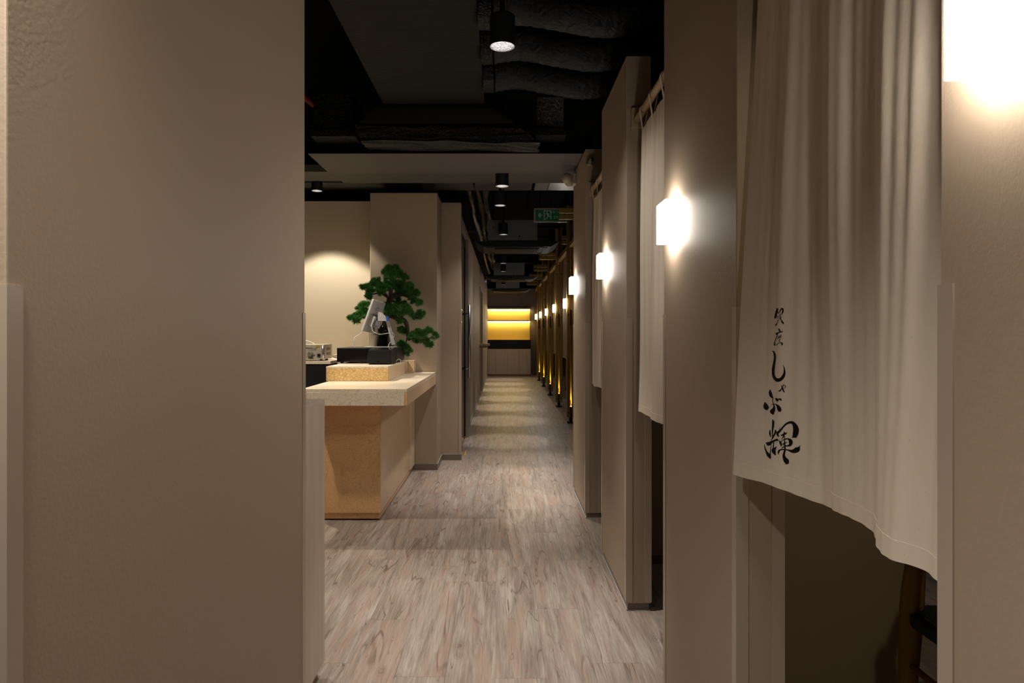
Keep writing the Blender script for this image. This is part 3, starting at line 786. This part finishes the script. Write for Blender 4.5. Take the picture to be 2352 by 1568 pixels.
# brush lettering on the first curtain (print lies on the cloth)
def on_cloth(x, y):
    d = 1.5
    for _ in range(30):
        z = 1.3-(y-762)*d/F
        d = .6*d+.4*fx1(d, z)*F/(x-1156)
    z = 1.3-(y-762)*d/F
    return d, z
ink = NB()
def stroke(pts, ox, oy, sc, hollow=False):
    P = spline([Vector((ox+a/sc, oy+b/sc, c_/sc)) for a, b, c_ in pts], 7)
    L, Rr = [], []
    for i, q in enumerate(P):
        a = P[max(i-1, 0)]; b = P[min(i+1, len(P)-1)]
        d = Vector((b.x-a.x, b.y-a.y)); d = d.normalized() if d.length else Vector((1, 0))
        n_ = Vector((-d.y, d.x))*max(q.z, .2)/2
        for lst, s in ((L, 1), (Rr, -1)):
            dd, zz = on_cloth(q.x+n_.x*s, q.y+n_.y*s)
            lst.append(ink.verts.new((fx1(dd, zz)-.0016, dd, zz)))
    for i in range(len(P)-1):
        ink.faces.new((L[i], L[i+1], Rr[i+1], Rr[i]))
    for idx in (0, -1):   # round caps
        q = P[idx]; a = P[1] if idx == 0 else P[-2]
        d = Vector((q.x-a.x, q.y-a.y)).normalized(); base = math.atan2(d.y, d.x); rr = max(q.z, .2)/2
        cs = []
        for k in range(7):
            an = base-PI/2+PI*k/6
            dd, zz = on_cloth(q.x+rr*math.cos(an), q.y+rr*math.sin(an))
            cs.append(ink.verts.new((fx1(dd, zz)-.0016, dd, zz)))
        ink.faces.new(cs)
A = (1740, 690, 7.125)
for s in (
    [(335, 135, 26), (325, 180, 34), (312, 230, 34), (300, 280, 30)], [(335, 188, 14), (350, 196, 12), (360, 212, 5)],
    [(368, 205, 8), (382, 170, 16), (402, 136, 22), (424, 140, 26), (426, 180, 26), (412, 215, 16), (398, 238, 6)],
    [(385, 215, 7), (378, 225, 10), (380, 270, 10), (382, 312, 6)], [(345, 250, 6), (344, 300, 8)], [(325, 270, 5), (345, 262, 7)],
    [(333, 326, 6), (362, 320, 8)], [(352, 325, 8), (330, 365, 8), (308, 402, 20)], [(385, 280, 8), (402, 320, 14), (420, 355, 28), (436, 374, 20)],
    [(380, 258, 6), (400, 268, 8)], [(395, 278, 6), (388, 298, 6)],
    [(360, 464, 16), (372, 488, 26), (378, 508, 18)], [(312, 540, 14), (330, 536, 22), (370, 520, 14), (416, 508, 20)], [(315, 545, 14), (335, 560, 20)],
    [(335, 562, 14), (312, 625, 10), (290, 685, 14), (290, 720, 26), (300, 735, 8)],
    [(357, 575, 8), (352, 605, 8), (342, 635, 6)], [(345, 590, 5), (360, 612, 8)], [(378, 572, 8), (366, 618, 6)], [(398, 566, 14), (386, 596, 8), (404, 602, 8)],
    [(372, 590, 5), (384, 610, 6)], [(382, 632, 14), (368, 648, 10), (366, 668, 12), (382, 670, 6)],
    [(322, 728, 12), (350, 700, 8), (385, 688, 10), (408, 694, 22), (414, 716, 26), (408, 730, 10)],
    [(248, 820, 4), (275, 842, 22), (293, 895, 32), (293, 960, 32), (280, 1040, 38), (268, 1130, 44), (268, 1200, 42), (290, 1265, 48), (335, 1300, 56), (395, 1285, 52), (435, 1235, 48), (453, 1180, 34), (450, 1120, 20), (430, 1045, 3)],
    [(355, 1475, 12), (378, 1475, 22), (402, 1445, 14), (425, 1405, 8), (440, 1368, 10)], [(402, 1385, 6), (415, 1415, 22), (425, 1450, 26), (442, 1485, 20), (462, 1503, 3)],
    [(425, 1408, 6), (452, 1384, 8), (468, 1398, 12), (462, 1425, 10), (446, 1440, 4)]): stroke(s, *A)
A = (1740, 880, 7.84)
for s in (
    [(241, 112, 6), (238, 150, 40), (246, 195, 58), (266, 238, 42), (298, 270, 6)], [(298, 268, 8), (284, 298, 12), (288, 335, 10), (302, 380, 16), (312, 430, 34), (298, 475, 62), (280, 510, 88), (288, 545, 40)],
    [(247, 388, 4), (290, 374, 10), (335, 378, 12), (372, 405, 44), (398, 450, 74), (410, 480, 66)],
    [(145, 342, 12), (152, 378, 62), (160, 415, 86), (170, 450, 70), (180, 468, 30)], [(195, 445, 30), (220, 415, 3)],
    [(334, 268, 10), (352, 285, 40), (368, 308, 40), (370, 328, 10)], [(375, 305, 24), (400, 280, 18), (428, 292, 34), (436, 305, 20)],
    [(288, 658, 18), (294, 700, 38), (290, 780, 34), (280, 860, 22), (278, 960, 12)], [(237, 840, 12), (234, 890, 28), (240, 930, 24), (248, 970, 6)],
    [(332, 848, 22), (338, 868, 34), (318, 915, 26), (290, 965, 26), (270, 1005, 14), (242, 1032, 4)],
    [(172, 1075, 24), (196, 1085, 66), (225, 1085, 60), (270, 1052, 36), (330, 1025, 30), (362, 1018, 40), (382, 1025, 20)],
    [(132, 1103, 5), (146, 1165, 20), (172, 1230, 30), (205, 1285, 60), (232, 1325, 46), (240, 1350, 22)],
    [(258, 1085, 6), (250, 1160, 12), (243, 1250, 16), (238, 1330, 26)], [(300, 1045, 16), (298, 1100, 16), (294, 1175, 20)],
    [(352, 1138, 6), (325, 1175, 40), (300, 1200, 70), (310, 1240, 60), (330, 1278, 26)],
    [(390, 952, 22), (372, 918, 38), (378, 890, 44), (415, 858, 34), (470, 790, 28), (530, 730, 34), (600, 702, 40), (648, 712, 52), (686, 765, 82), (705, 830, 104), (700, 890, 100), (680, 940, 84), (640, 972, 14)],
    [(700, 935, 70), (708, 968, 24)],
    [(420, 780, 3), (410, 825, 8), (398, 870, 16)], [(438, 936, 18), (480, 924, 34), (515, 905, 34), (545, 892, 8)],
    [(490, 868, 12), (492, 910, 24), (478, 960, 22), (440, 1018, 4)], [(498, 950, 12), (505, 1010, 16)],
    [(406, 1030, 12), (420, 1060, 34), (434, 1095, 34), (440, 1132, 14)], [(432, 1065, 16), (455, 1035, 12), (505, 1005, 16), (560, 1000, 24), (600, 1028, 60), (612, 1070, 70), (594, 1110, 46), (550, 1125, 22), (512, 1120, 22)],
    [(506, 1000, 14), (500, 1070, 20), (508, 1140, 24), (502, 1220, 34), (486, 1290, 44), (500, 1350, 66), (530, 1395, 92), (545, 1425, 66), (525, 1442, 30)],
    [(455, 1095, 10), (490, 1085, 24), (530, 1062, 16)], [(448, 1168, 10), (475, 1150, 18), (505, 1132, 14)], [(470, 1120, 8), (500, 1105, 12)],
    [(388, 1278, 10), (394, 1225, 32), (425, 1196, 22), (490, 1190, 18), (560, 1200, 22), (620, 1220, 46), (680, 1215, 78), (728, 1190, 92), (752, 1168, 60), (770, 1135, 12), (796, 1114, 4)]): stroke(s, *A)
bmesh.ops.recalc_face_normals(ink, faces=ink.faces)
obj('brush_lettering', ink, M_ink, n1, label='black vertical Japanese brush lettering')

# ------------------------------------------------------------------ near cabinet (left)
r = thing('wooden_cabinet', (-.95, 2.40, 0), 'pale wood grain cabinet standing behind the left wall panel', 'cabinet')
obj('body', B(-1.30, -.684, 2.245, 2.575, .06, 1.030), M_oak, r)
obj('side_panel', B(-.683, -.678, 2.245, 2.59, .055, 1.030), M_oak, r)
obj('top', B(-1.30, -.678, 2.245, 2.592, 1.030, 1.046, bev=.0015), M_oak, r)
obj('toe_kick', B(-1.28, -.70, 2.27, 2.57, 0, .055), M_ply, r)
obj('drawer_front', B(-1.29, -.690, 2.576, 2.590, .80, 1.018), M_black, r, label='black recessed front')
obj('door', B(-1.0, -.680, 2.576, 2.594, .065, .785), M_oak, r)
obj('door', B(-1.29, -1.003, 2.576, 2.594, .065, .785), M_oak, r)

# ------------------------------------------------------------------ reception counter
r = thing('reception_counter', (-1.0, 5.5, 0), 'honey stone reception counter with overhanging slab and raised tier', 'counter')
obj('front_panel', B(-1.28, -.846, 4.700, 4.715, .055, .811), M_st_front, r)
obj('side_panel', B(-.860, -.845, 4.7155, 6.18, .055, .811), M_st_side, r)
obj('side_panel', B(-.860, -.835, 6.182, 6.423, .055, .811), M_st_pale, r)
obj('core', B(-1.28, -.861, 4.716, 6.42, .03, .81), M_black, r)
obj('plinth', B(-1.27, -.852, 4.712, 6.42, .012, .055), M_st_front, r)
for yy in (4.76, 5.6, 6.35):
    for xx in (-.92, -1.2): obj('foot', cyl(NB(), (xx, yy, 0), (xx, yy, .03), .02, seg=12), M_black, r)
obj('slab_top', B(-1.337, -.636, 4.51, 6.423, .902, .923, bev=.002), M_st_pale, r)
obj('front_apron', B(-1.337, -.652, 4.505, 4.53, .812, .9015, bev=.002), M_st_pale, r)
obj('side_apron', B(-.652, -.634, 4.531, 6.423, .812, .9015, bev=.002), M_st_side, r)
obj('mitred_corner', B(-.651, -.634, 4.505, 4.530, .812, .9015, bev=.003), M_st_front, r)
obj('slab_underside', B(-1.32, -.653, 4.531, 6.42, .8115, .822), M_st_side, r)
obj('upper_tier_front', B(-1.357, -.884, 5.23, 5.25, .924, 1.022), M_st_cell, r, label='amber crackle patterned stone face')
obj('upper_tier_side', B(-.902, -.884, 5.251, 6.30, .924, 1.022), M_st_side, r)
obj('upper_tier_core', B(-1.34, -.903, 5.251, 6.42, .924, 1.022), M_st_pale, r)
obj('upper_tier_top', B(-1.357, -.884, 5.228, 6.423, 1.022, 1.036, bev=.001), M_st_pale, r)
obj('end_block', B(-.884, -.824, 6.31, 6.423, .924, 1.036, bev=.001), M_st_side, r)

# back counter behind reception
r = thing('back_counter', (-2.3, 6.3, 0), 'black back counter with pale top under the amplifier', 'counter')
obj('body', B(-3.2, -1.52, 5.94, 6.75, 0, 1.02), M_black, r)
obj('top', B(-3.2, -1.50, 5.93, 6.80, 1.02, 1.048, bev=.002), M_st_pale, r)
obj('end_cabinet', B(-1.50, -1.362, 6.15, 6.80, 0, 1.01), M_black, r)
obj('end_top', B(-1.499, -1.362, 6.15, 6.80, 1.01, 1.048), M_oak, r)
obj('speaker_front', B(-2.1, -1.53, 5.925, 5.94, .60, 1.01), M_black, r)

# amplifier
r = thing('amplifier', (-1.8, 6.1, 1.061), 'silver amplifier with round knob beside the left wall edge', 'amplifier')
x0, x1, y0, y1, z0, z1 = -1.98, -1.562, 5.96, 6.22, 1.061, 1.19
obj('case', B(x0, x1, y0, y1, z0, z1, bev=.002), M_amp, r)
obj('face_plate', B(x0-.004, x1-.02, y0-.008, y0, z0, z1-.004), M_amp, r)
obj('corner_post', cyl(NB(), (x1-.012, y0-.002, z0+.006), (x1-.012, y0-.002, z1-.008), .010, seg=12), M_chrome, r, smooth=True)
kb = obj('volume_knob', cyl(cyl(NB(), (-1.680, y0-.008, 1.104), (-1.680, y0-.014, 1.104), .026, seg=24), (-1.680, y0-.014, 1.104), (-1.680, y0-.036, 1.104), .021, .019, seg=24), M_amp_d, r)
obj('power_switch', B(-1.621, -1.594, y0-.013, y0-.008, 1.085, 1.109), M_black, r)
obj('jack', cyl(NB(), (-1.648, y0-.008, 1.10), (-1.648, y0-.011, 1.10), .005, seg=10), M_amp_d, r)
obj('sticker', B(-1.637, -1.600, y0-.0095, y0-.008, 1.166, 1.182), M_sticker, r)
for zz in (1.095, 1.138):
    obj('vent', hexa(NB(), [(x1, 6.03, zz), (x1+.001, 6.03, zz), (x1+.001, 6.17, zz), (x1, 6.17, zz)], [(x1, 6.03, zz+.024), (x1+.001, 6.03, zz+.024), (x1+.001, 6.17, zz+.024), (x1, 6.17, zz+.024)]), M_amp_d, r)
for xx in (-1.60, -1.93):
    for yy in (6.0, 6.18): obj('foot', cyl(NB(), (xx, yy, 1.048), (xx, yy, 1.062), .012, seg=10), M_black, r)
text('lettering', 'Jalessiq', .022, (-1.695, y0-.0085, 1.160), (PI/2, 0, 0), M_text, r, shear=.35)
text('lettering', 'PA-300S', .010, (-1.640, y0-.0085, 1.153), (PI/2, 0, 0), M_text, r)
text('lettering', 'Audio Mixing Amplifier', .007, (-1.665, y0-.0085, 1.143), (PI/2, 0, 0), M_text, r)
text('lettering', 'VOLUME', .006, (-1.680, y0-.0085, 1.074), (PI/2, 0, 0), M_text, r)
text('lettering', '• • •', .010, (-1.605, y0-.0085, 1.127), (PI/2, 0, 0), M_text, r)
tag(obj('white_cable', tube(NB(), [(-1.95, 6.0, 1.1915), (-1.87, 6.02, 1.24), (-1.74, 6.05, 1.222), (-1.68, 6.08, 1.194)], .0035, seg=6), M_cable_w, origin=(-1.8, 6, 1.19), smooth=True), 'white cable arching over the silver amplifier', 'cable')
tag(obj('white_cable', tube(NB(), [(-1.55, 6.22, 1.09), (-1.47, 6.24, 1.095), (-1.40, 6.24, 1.07), (-1.33, 6.3, 1.052)], .004, seg=6), M_cable_w, origin=(-1.45, 6.24, 1.05), smooth=True), 'white cable lying between amplifier and black cash drawer', 'cable')
tag(obj('black_cable', tube(NB(), [(-1.55, 6.20, 1.075), (-1.48, 6.2, 1.056), (-1.38, 6.22, 1.054)], .004, seg=6), M_black, origin=(-1.45, 6.2, 1.05), smooth=True), 'black cable behind the amplifier', 'cable')

# cash drawer and printer
r = thing('cash_drawer', (-1.14, 5.95, 1.036), 'long low black cash drawer on the upper counter tier', 'cash drawer')
obj('body', B(-1.395, -.895, 5.72, 6.17, 1.048, 1.166, bev=.004), M_black, r)
obj('front_seam', B(-1.39, -1.12, 5.716, 5.72, 1.06, 1.155), M_black_gloss, r)
for xx in (-1.36, -.93):
    for yy in (5.76, 6.13): obj('foot', cyl(NB(), (xx, yy, 1.036), (xx, yy, 1.049), .014, seg=12), M_black, r)
r = thing('receipt_printer', (-1.0, 5.61, 1.036), 'square black receipt printer in front of the cash drawer', 'printer')
obj('body', hexa(NB(), [(-1.105, 5.52, 1.044), (-.905, 5.52, 1.044), (-.895, 5.70, 1.044), (-1.105, 5.70, 1.044)],
                 [(-1.095, 5.53, 1.150), (-.905, 5.53, 1.150), (-.895, 5.70, 1.164), (-1.085, 5.70, 1.164)]), M_black, r)
obj('lid', hexa(NB(), [(-1.093, 5.535, 1.150), (-.907, 5.535, 1.150), (-.897, 5.70, 1.1645), (-1.087, 5.70, 1.1645)],
                [(-1.088, 5.545, 1.157), (-.912, 5.545, 1.157), (-.902, 5.70, 1.170), (-1.082, 5.70, 1.170)]), M_black_gloss, r)
obj('button', cyl(NB(), (-1.01, 5.516, 1.06), (-1.01, 5.52, 1.06), .006, seg=10), M_black_gloss, r)
for xx in (-1.08, -.92): obj('foot', B(xx-.01, xx+.01, 5.54, 5.68, 1.036, 1.045), M_black, r)
tag(obj('white_cable', tube(NB(), [(-.892, 5.66, 1.055), (-.868, 5.66, 1.075), (-.850, 5.66, 1.062), (-.862, 5.66, 1.045), (-.892, 5.64, 1.041)], .003, seg=6), M_cable_w, origin=(-.87, 5.66, 1.04), smooth=True), 'small white cable loop at the side of the black printer', 'cable')

# point-of-sale terminal
D = 5.88
r = thing('sales_terminal', (-1.07, D, 1.166), 'white tablet sales terminal seen from behind on a leaning stand', 'terminal')
base = at(843, 726, D)          # middle of the slab's left edge
tilt = Matrix.Rotation(math.radians(19.5), 4, 'Y'); yaw = Matrix.Rotation(math.radians(-20), 4, 'Z')
M4 = Matrix.Translation(at(858, 727, D)) @ tilt @ yaw
def tb(bm, x0, x1, y0, y1, z0, z1, bev=0):
    b2 = B(x0, x1, y0, y1, z0, z1, bev=bev); bmesh.ops.transform(b2, matrix=M4, verts=b2.verts)
    me = bpy.data.meshes.new('tmp'); b2.to_mesh(me); b2.free(); bm.from_mesh(me); bpy.data.meshes.remove(me); return bm
obj('screen_housing', tb(NB(), -.010, .010, -.105, .105, -.142, .142, .006), M_white_plastic, r)
obj('screen', tb(NB(), -.0115, -.010, -.095, .095, -.13, .13), M_black_gloss, r)
obj('rear_printer', tb(NB(), .012, .055, -.07, .07, -.085, .01, .008), M_white_plastic, r)
bm = NB(); bmesh.ops.create_cone(bm, cap_ends=True, segments=24, radius1=.045, radius2=.035, depth=.03, matrix=M4 @ Matrix.Translation((.026, 0, .045)) @ Matrix.Rotation(PI/2, 4, 'Y'))
obj('hinge_disc', bm, M_white_plastic, r)
def quadbox(pts, d0, d1):
    a = [at(x, y, d0) for x, y in pts]; b = [at(x, y, d1) for x, y in pts]
    return hexa(NB(), a, b)
z8 = lambda x, y: (800+x/8.714, 670+y/8.714)
obj('arm', quadbox([z8(590, 480), z8(750, 480), z8(765, 585), z8(590, 580)], D-.12, D-.03), M_white_plastic, r)
obj('neck', quadbox([z8(600, 400), z8(665, 410), z8(745, 485), z8(590, 485)], D-.11, D-.05), M_white_plastic, r)
obj('lower_box', quadbox([z8(560, 575), z8(625, 582), z8(600, 670), z8(530, 665)], D-.11, D-.05), M_ac2, r)
obj('blue_cap', quadbox([z8(742, 482), z8(800, 482), z8(824, 584), z8(768, 584)], D-.122, D-.02), M_blue, r)
obj('stand_leg', quadbox([z8(752, 585), z8(824, 584), z8(940, 1050), z8(870, 1070)], D-.10, D-.03), M_white_plastic, r)
obj('stand_slot', quadbox([z8(815, 680), z8(826, 680), z8(872, 860), z8(861, 860)], D-.102, D-.1002), M_ac2, r)
obj('stand_foot', B(at(840, 800, D).x, at(908, 800, D).x, D-.09, D+.09, 1.1665, 1.174, bev=.002), M_white_plastic, r)
for nm, pts, mm, rr, lab in (
    ('white_cable', [at(834, 761, 5.80), at(826, 768, 5.80), (-1.262, 5.80, 1.25), (-1.27, 5.80, 1.20), (-1.262, 5.80, 1.170)], M_cable_w, .0035, 'white cable curving left from the terminal screen to the cash drawer'),
    ('white_cable', [at(848.5, 765, 5.84), at(849, 780, 5.84), at(850, 795, 5.84)], M_cable_w, .003, 'straight white cable hanging from the bottom of the terminal screen'),
    ('white_cable', [at(853, 748, 5.8), at(857, 760, 5.8), at(870, 767, 5.8), at(885, 766, 5.8), at(901, 764, 5.8), at(905, 770, 5.8), at(902, 780, 5.8), at(895, 788, 5.8), at(891, 797, 5.8)], M_cable_w, .003, 'white cable draped across the terminal stand and down its leg'),
    ('black_cable', [at(858, 752, 5.82), at(862, 764, 5.82), at(875, 769, 5.83), at(898, 764, 5.83), at(905, 778, 5.83), at(899, 786, 5.83), at(896, 797, 5.83)], M_black, .0035, 'black cable twisted round the terminal stand leg')):
    tag(obj(nm, tube(NB(), pts, rr, seg=6), mm, origin=pts[0], smooth=True), lab, 'cable')

# ------------------------------------------------------------------ bonsai pine
D = 6.14
r = thing('bonsai_pine', (-1.107, 6.31, 1.036), 'green bonsai pine in black pot behind the white terminal', 'plant')
obj('pot', lathe(NB(), [(.0, 0), (.098, 0), (.099, .01), (.09, .235), (.097, .238), (.097, .248), (.085, .248), (.080, .2), (0, .2)], (-1.107, 6.31, 1.036), 36), M_black_gloss, r, smooth=True)
z4 = lambda x, y, d=D: at(690+x/4.356, 580+y/4.356, d)
bm = NB()
tube(bm, [(-1.09, 6.30, 1.23), z4(850, 740, 6.27), z4(862, 610, 6.2), z4(890, 480), z4(905, 350), z4(915, 220)], [.035, .032, .030, .026, .018, .008], seg=10)
obj('trunk', bm, M_bark, r, smooth=True)
bm = NB(); bmesh.ops.create_icosphere(bm, subdivisions=3, radius=.065, matrix=Matrix.Translation((-1.10, 6.29, 1.31)) @ Matrix.Diagonal((.95, .8, 1.1, 1)))
random.seed(8)
for v_ in bm.verts: v_.co += Vector((0, 0, .006*math.sin(v_.co.x*90)))
obj('root_base', bm, M_black_gloss, r, smooth=True)
for pts, rr in (([(868, 610), (920, 640), (985, 665), (1040, 680), (1068, 740), (1075, 830), (1090, 880)], [.022, .02, .02, .021, .019, .015, .010]),
                ([(1078, 860), (1140, 860), (1230, 870), (1310, 850)], [.012, .009, .007, .004]), ([(1075, 830), (1062, 880), (1050, 940)], [.006, .005, .003]),
                ([(880, 560), (780, 545), (680, 560), (600, 600), (540, 660)], [.014, .009, .007, .006, .004]),
                ([(890, 450), (800, 400), (720, 410), (650, 360)], [.018, .012, .008, .004]), ([(895, 440), (1000, 420), (1090, 450), (1170, 510)], [.018, .014, .009, .004]),
                ([(900, 600), (1020, 590), (1110, 620), (1190, 650)], [.014, .012, .008, .004]), ([(1060, 740), (1020, 790), (1000, 770)], [.007, .005, .003])):
    obj('branch', tube(NB(), [z4(*p) for p in pts], rr, seg=8), M_bark, r, smooth=True)
pads = [(890, 165, 45, 30), (950, 160, 32, 26), (850, 205, 32, 35), (900, 215, 60, 45), (980, 215, 55, 40), (1040, 250, 35, 30), (900, 275, 60, 40),
        (760, 285, 45, 30), (730, 320, 50, 30), (628, 350, 30, 20), (680, 345, 40, 25), (690, 390, 45, 30), (680, 440, 35, 30), (790, 350, 60, 40), (810, 400, 45, 25),
        (900, 340, 70, 50), (1000, 330, 75, 50), (1080, 340, 50, 40), (1020, 400, 80, 45), (1110, 410, 60, 40), (1160, 400, 30, 30), (1185, 500, 38, 24), (1120, 470, 45, 30), (950, 450, 55, 45),
        (640, 520, 55, 28), (600, 560, 45, 35), (640, 590, 45, 40), (590, 620, 45, 30), (515, 650, 34, 24), (560, 680, 40, 26), (640, 640, 22, 22),
        (880, 580, 50, 30), (950, 550, 60, 35), (1040, 550, 70, 32), (900, 630, 55, 30), (1000, 610, 65, 35), (1090, 600, 50, 35), (1160, 640, 55, 35), (1200, 620, 45, 35),
        (1008, 770, 28, 26), (1030, 790, 22, 18), (990, 690, 26, 14), (1010, 520, 60, 35), (850, 540, 30, 24),
        (1130, 830, 50, 30), (1200, 820, 55, 38), (1280, 790, 45, 36), (1340, 830, 36, 28), (1240, 880, 60, 32), (1290, 920, 40, 28), (1150, 880, 45, 26), (1180, 790, 30, 18),
        (1010, 915, 34, 26), (1050, 945, 40, 28), (1085, 975, 28, 26), (1065, 1000, 22, 18)]
random.seed(21)
SC = 4.356*F/D
for cx, cy, rx, ry in pads:
    bm = NB(); dd = D+random.uniform(-.09, .10); c0 = z4(cx, cy, dd)
    RX = rx/4.356*dd/F; RZ = ry/4.356*dd/F
    nt = int(13+ (rx*ry)/110)
    for _ in range(nt):
        while True:
            u = Vector([random.uniform(-1, 1) for _ in range(3)])
            if u.length <= 1: break
        c1 = c0+Vector((u.x*RX*.82, u.y*min(RX*.8, .07), u.z*RZ*.82))
        axis = (u+Vector((0, 0, .7))).normalized()
        for _k in range(44):
            dirv = (axis*.7+Vector([random.gauss(0, .55) for _ in range(3)])).normalized()
            L_ = random.uniform(.022, .036); n_ = dirv.cross(Vector((0, 1, .2))).normalized()*.0011
            e = c1+dirv*L_
            a = bm.verts.new(c1-n_); b = bm.verts.new(c1+n_); c_ = bm.verts.new(e+n_*.4); d_ = bm.verts.new(e-n_*.4)
            bm.faces.new((a, b, c_, d_))
    obj('foliage_pad', bm, M_needle, r, kind='stuff')

# ------------------------------------------------------------------ end wall cabinet with lit shelves
r = thing('end_cabinet', (.12, 20.4, 0), 'pale low cabinet with black worktop against the end wall', 'cabinet')
obj('carcass', B(-.463, .81, 20.225, 20.55, .04, .80), M_wall, r)
xs = [-.463, -.219, .125, .47, .81]
for a, b in zip(xs, xs[1:]): obj('cabinet_door', B(a+.003, b-.003, 20.205, 20.224, .045, .795, bev=.001), M_oak, r)
obj('plinth', B(-.463, .80, 20.23, 20.55, 0, .04), M_ply, r)
obj('black_worktop', B(-.463, .815, 20.20, 20.55, .80, 1.065), M_black_gloss, r)
r = thing('lit_shelf_unit', (.12, 20.4, 1.07), 'golden backlit wall shelving with two glowing LED strips', 'shelves')
obj('back_board', B(-.463, .80, 20.54, 20.558, 1.07, 2.0), M_yellow_back, r)
obj('top_shelf', B(-.463, .81, 20.22, 20.54, 1.974, 2.012), M_wall, r)
obj('middle_shelf', B(-.463, .81, 20.22, 20.54, 1.617, 1.645), M_wall, r)
obj('ledge', B(-.463, .80, 20.22, 20.54, 1.066, 1.072), M_yellow_back, r)
for z in (1.962, 1.605):
    obj('led_strip', B(-.45, .80, 20.46, 20.50, z-.006, z+.011), M_led, r)
tag(obj('floor_marker', cyl(NB(), (.86, 20.50, .0), (.86, 20.50, .05), .018, seg=12), M_white_plastic, origin=(.86, 20.5, 0)), 'tiny white floor marker at the right foot of end cabinet', 'marker')

# small things on the walls
r = thing('wall_shelf', (-.36, 13.8, 1.02), 'small cream ledge sticking out of the left corridor wall', 'shelf')
obj('board', B(-.465, -.27, 13.2, 13.47, 1.03, 1.07, bev=.004), M_bracket, r)
obj('bracket', B(-.465, -.30, 13.3, 13.36, .99, 1.03), M_bracket, r)
r = thing('wall_device', (-.44, 17.6, 2.45), 'slim white device with tiny blue light high on left corridor wall', 'device')
obj('body', B(-.464, -.425, 17.5, 17.62, 2.42, 2.72, bev=.008), M_white_plastic, r)
obj('status_light', B(-.45, -.444, 17.496, 17.5, 2.58, 2.60), mat('blue_led', (.1, .1, .8), .4, emit=(.3, .3, 1), es=3), r)
r = thing('emergency_light', (.5, 5.35, 2.5), 'twin beige globe emergency lamp high on the last plaster wall panel', 'lamp')
obj('mounting_box', B(.545, .5725, 5.33, 5.45, 2.46, 2.54, bev=.004), M_cream_plastic, r)
for yy, xx in ((5.33, .495), (5.46, .53)):
    bm = NB(); bmesh.ops.create_uvsphere(bm, u_segments=24, v_segments=16, radius=.040, matrix=Matrix.Translation((xx, yy, 2.50)))
    obj('lamp_head', bm, M_cream_plastic, r, smooth=True)
r = thing('ceiling_sensor', (.61, 4.72, 2.45), 'small black round sensor with cream cap at top of the last plaster panel', 'sensor')
obj('sensor_eye', cyl(NB(), (.605, 4.72, 2.478), (.622, 4.72, 2.478), .022, seg=18), M_black, r)
obj('cap', hexa(NB(), [(.577, 4.70, 2.455), (.605, 4.70, 2.455), (.605, 4.759, 2.455), (.577, 4.759, 2.455)], [(.596, 4.70, 2.49), (.605, 4.70, 2.49), (.605, 4.759, 2.49), (.596, 4.759, 2.49)]), M_cream_plastic, r)
tag(obj('floor_tape', B(-.415, -.40, 7.18, 7.52, .0005, .002), mat('yellow_tape', (.75, .42, .04), .5), origin=(-.41, 7.35, 0)), 'short yellow tape strip on floor by the glass door', 'tape')
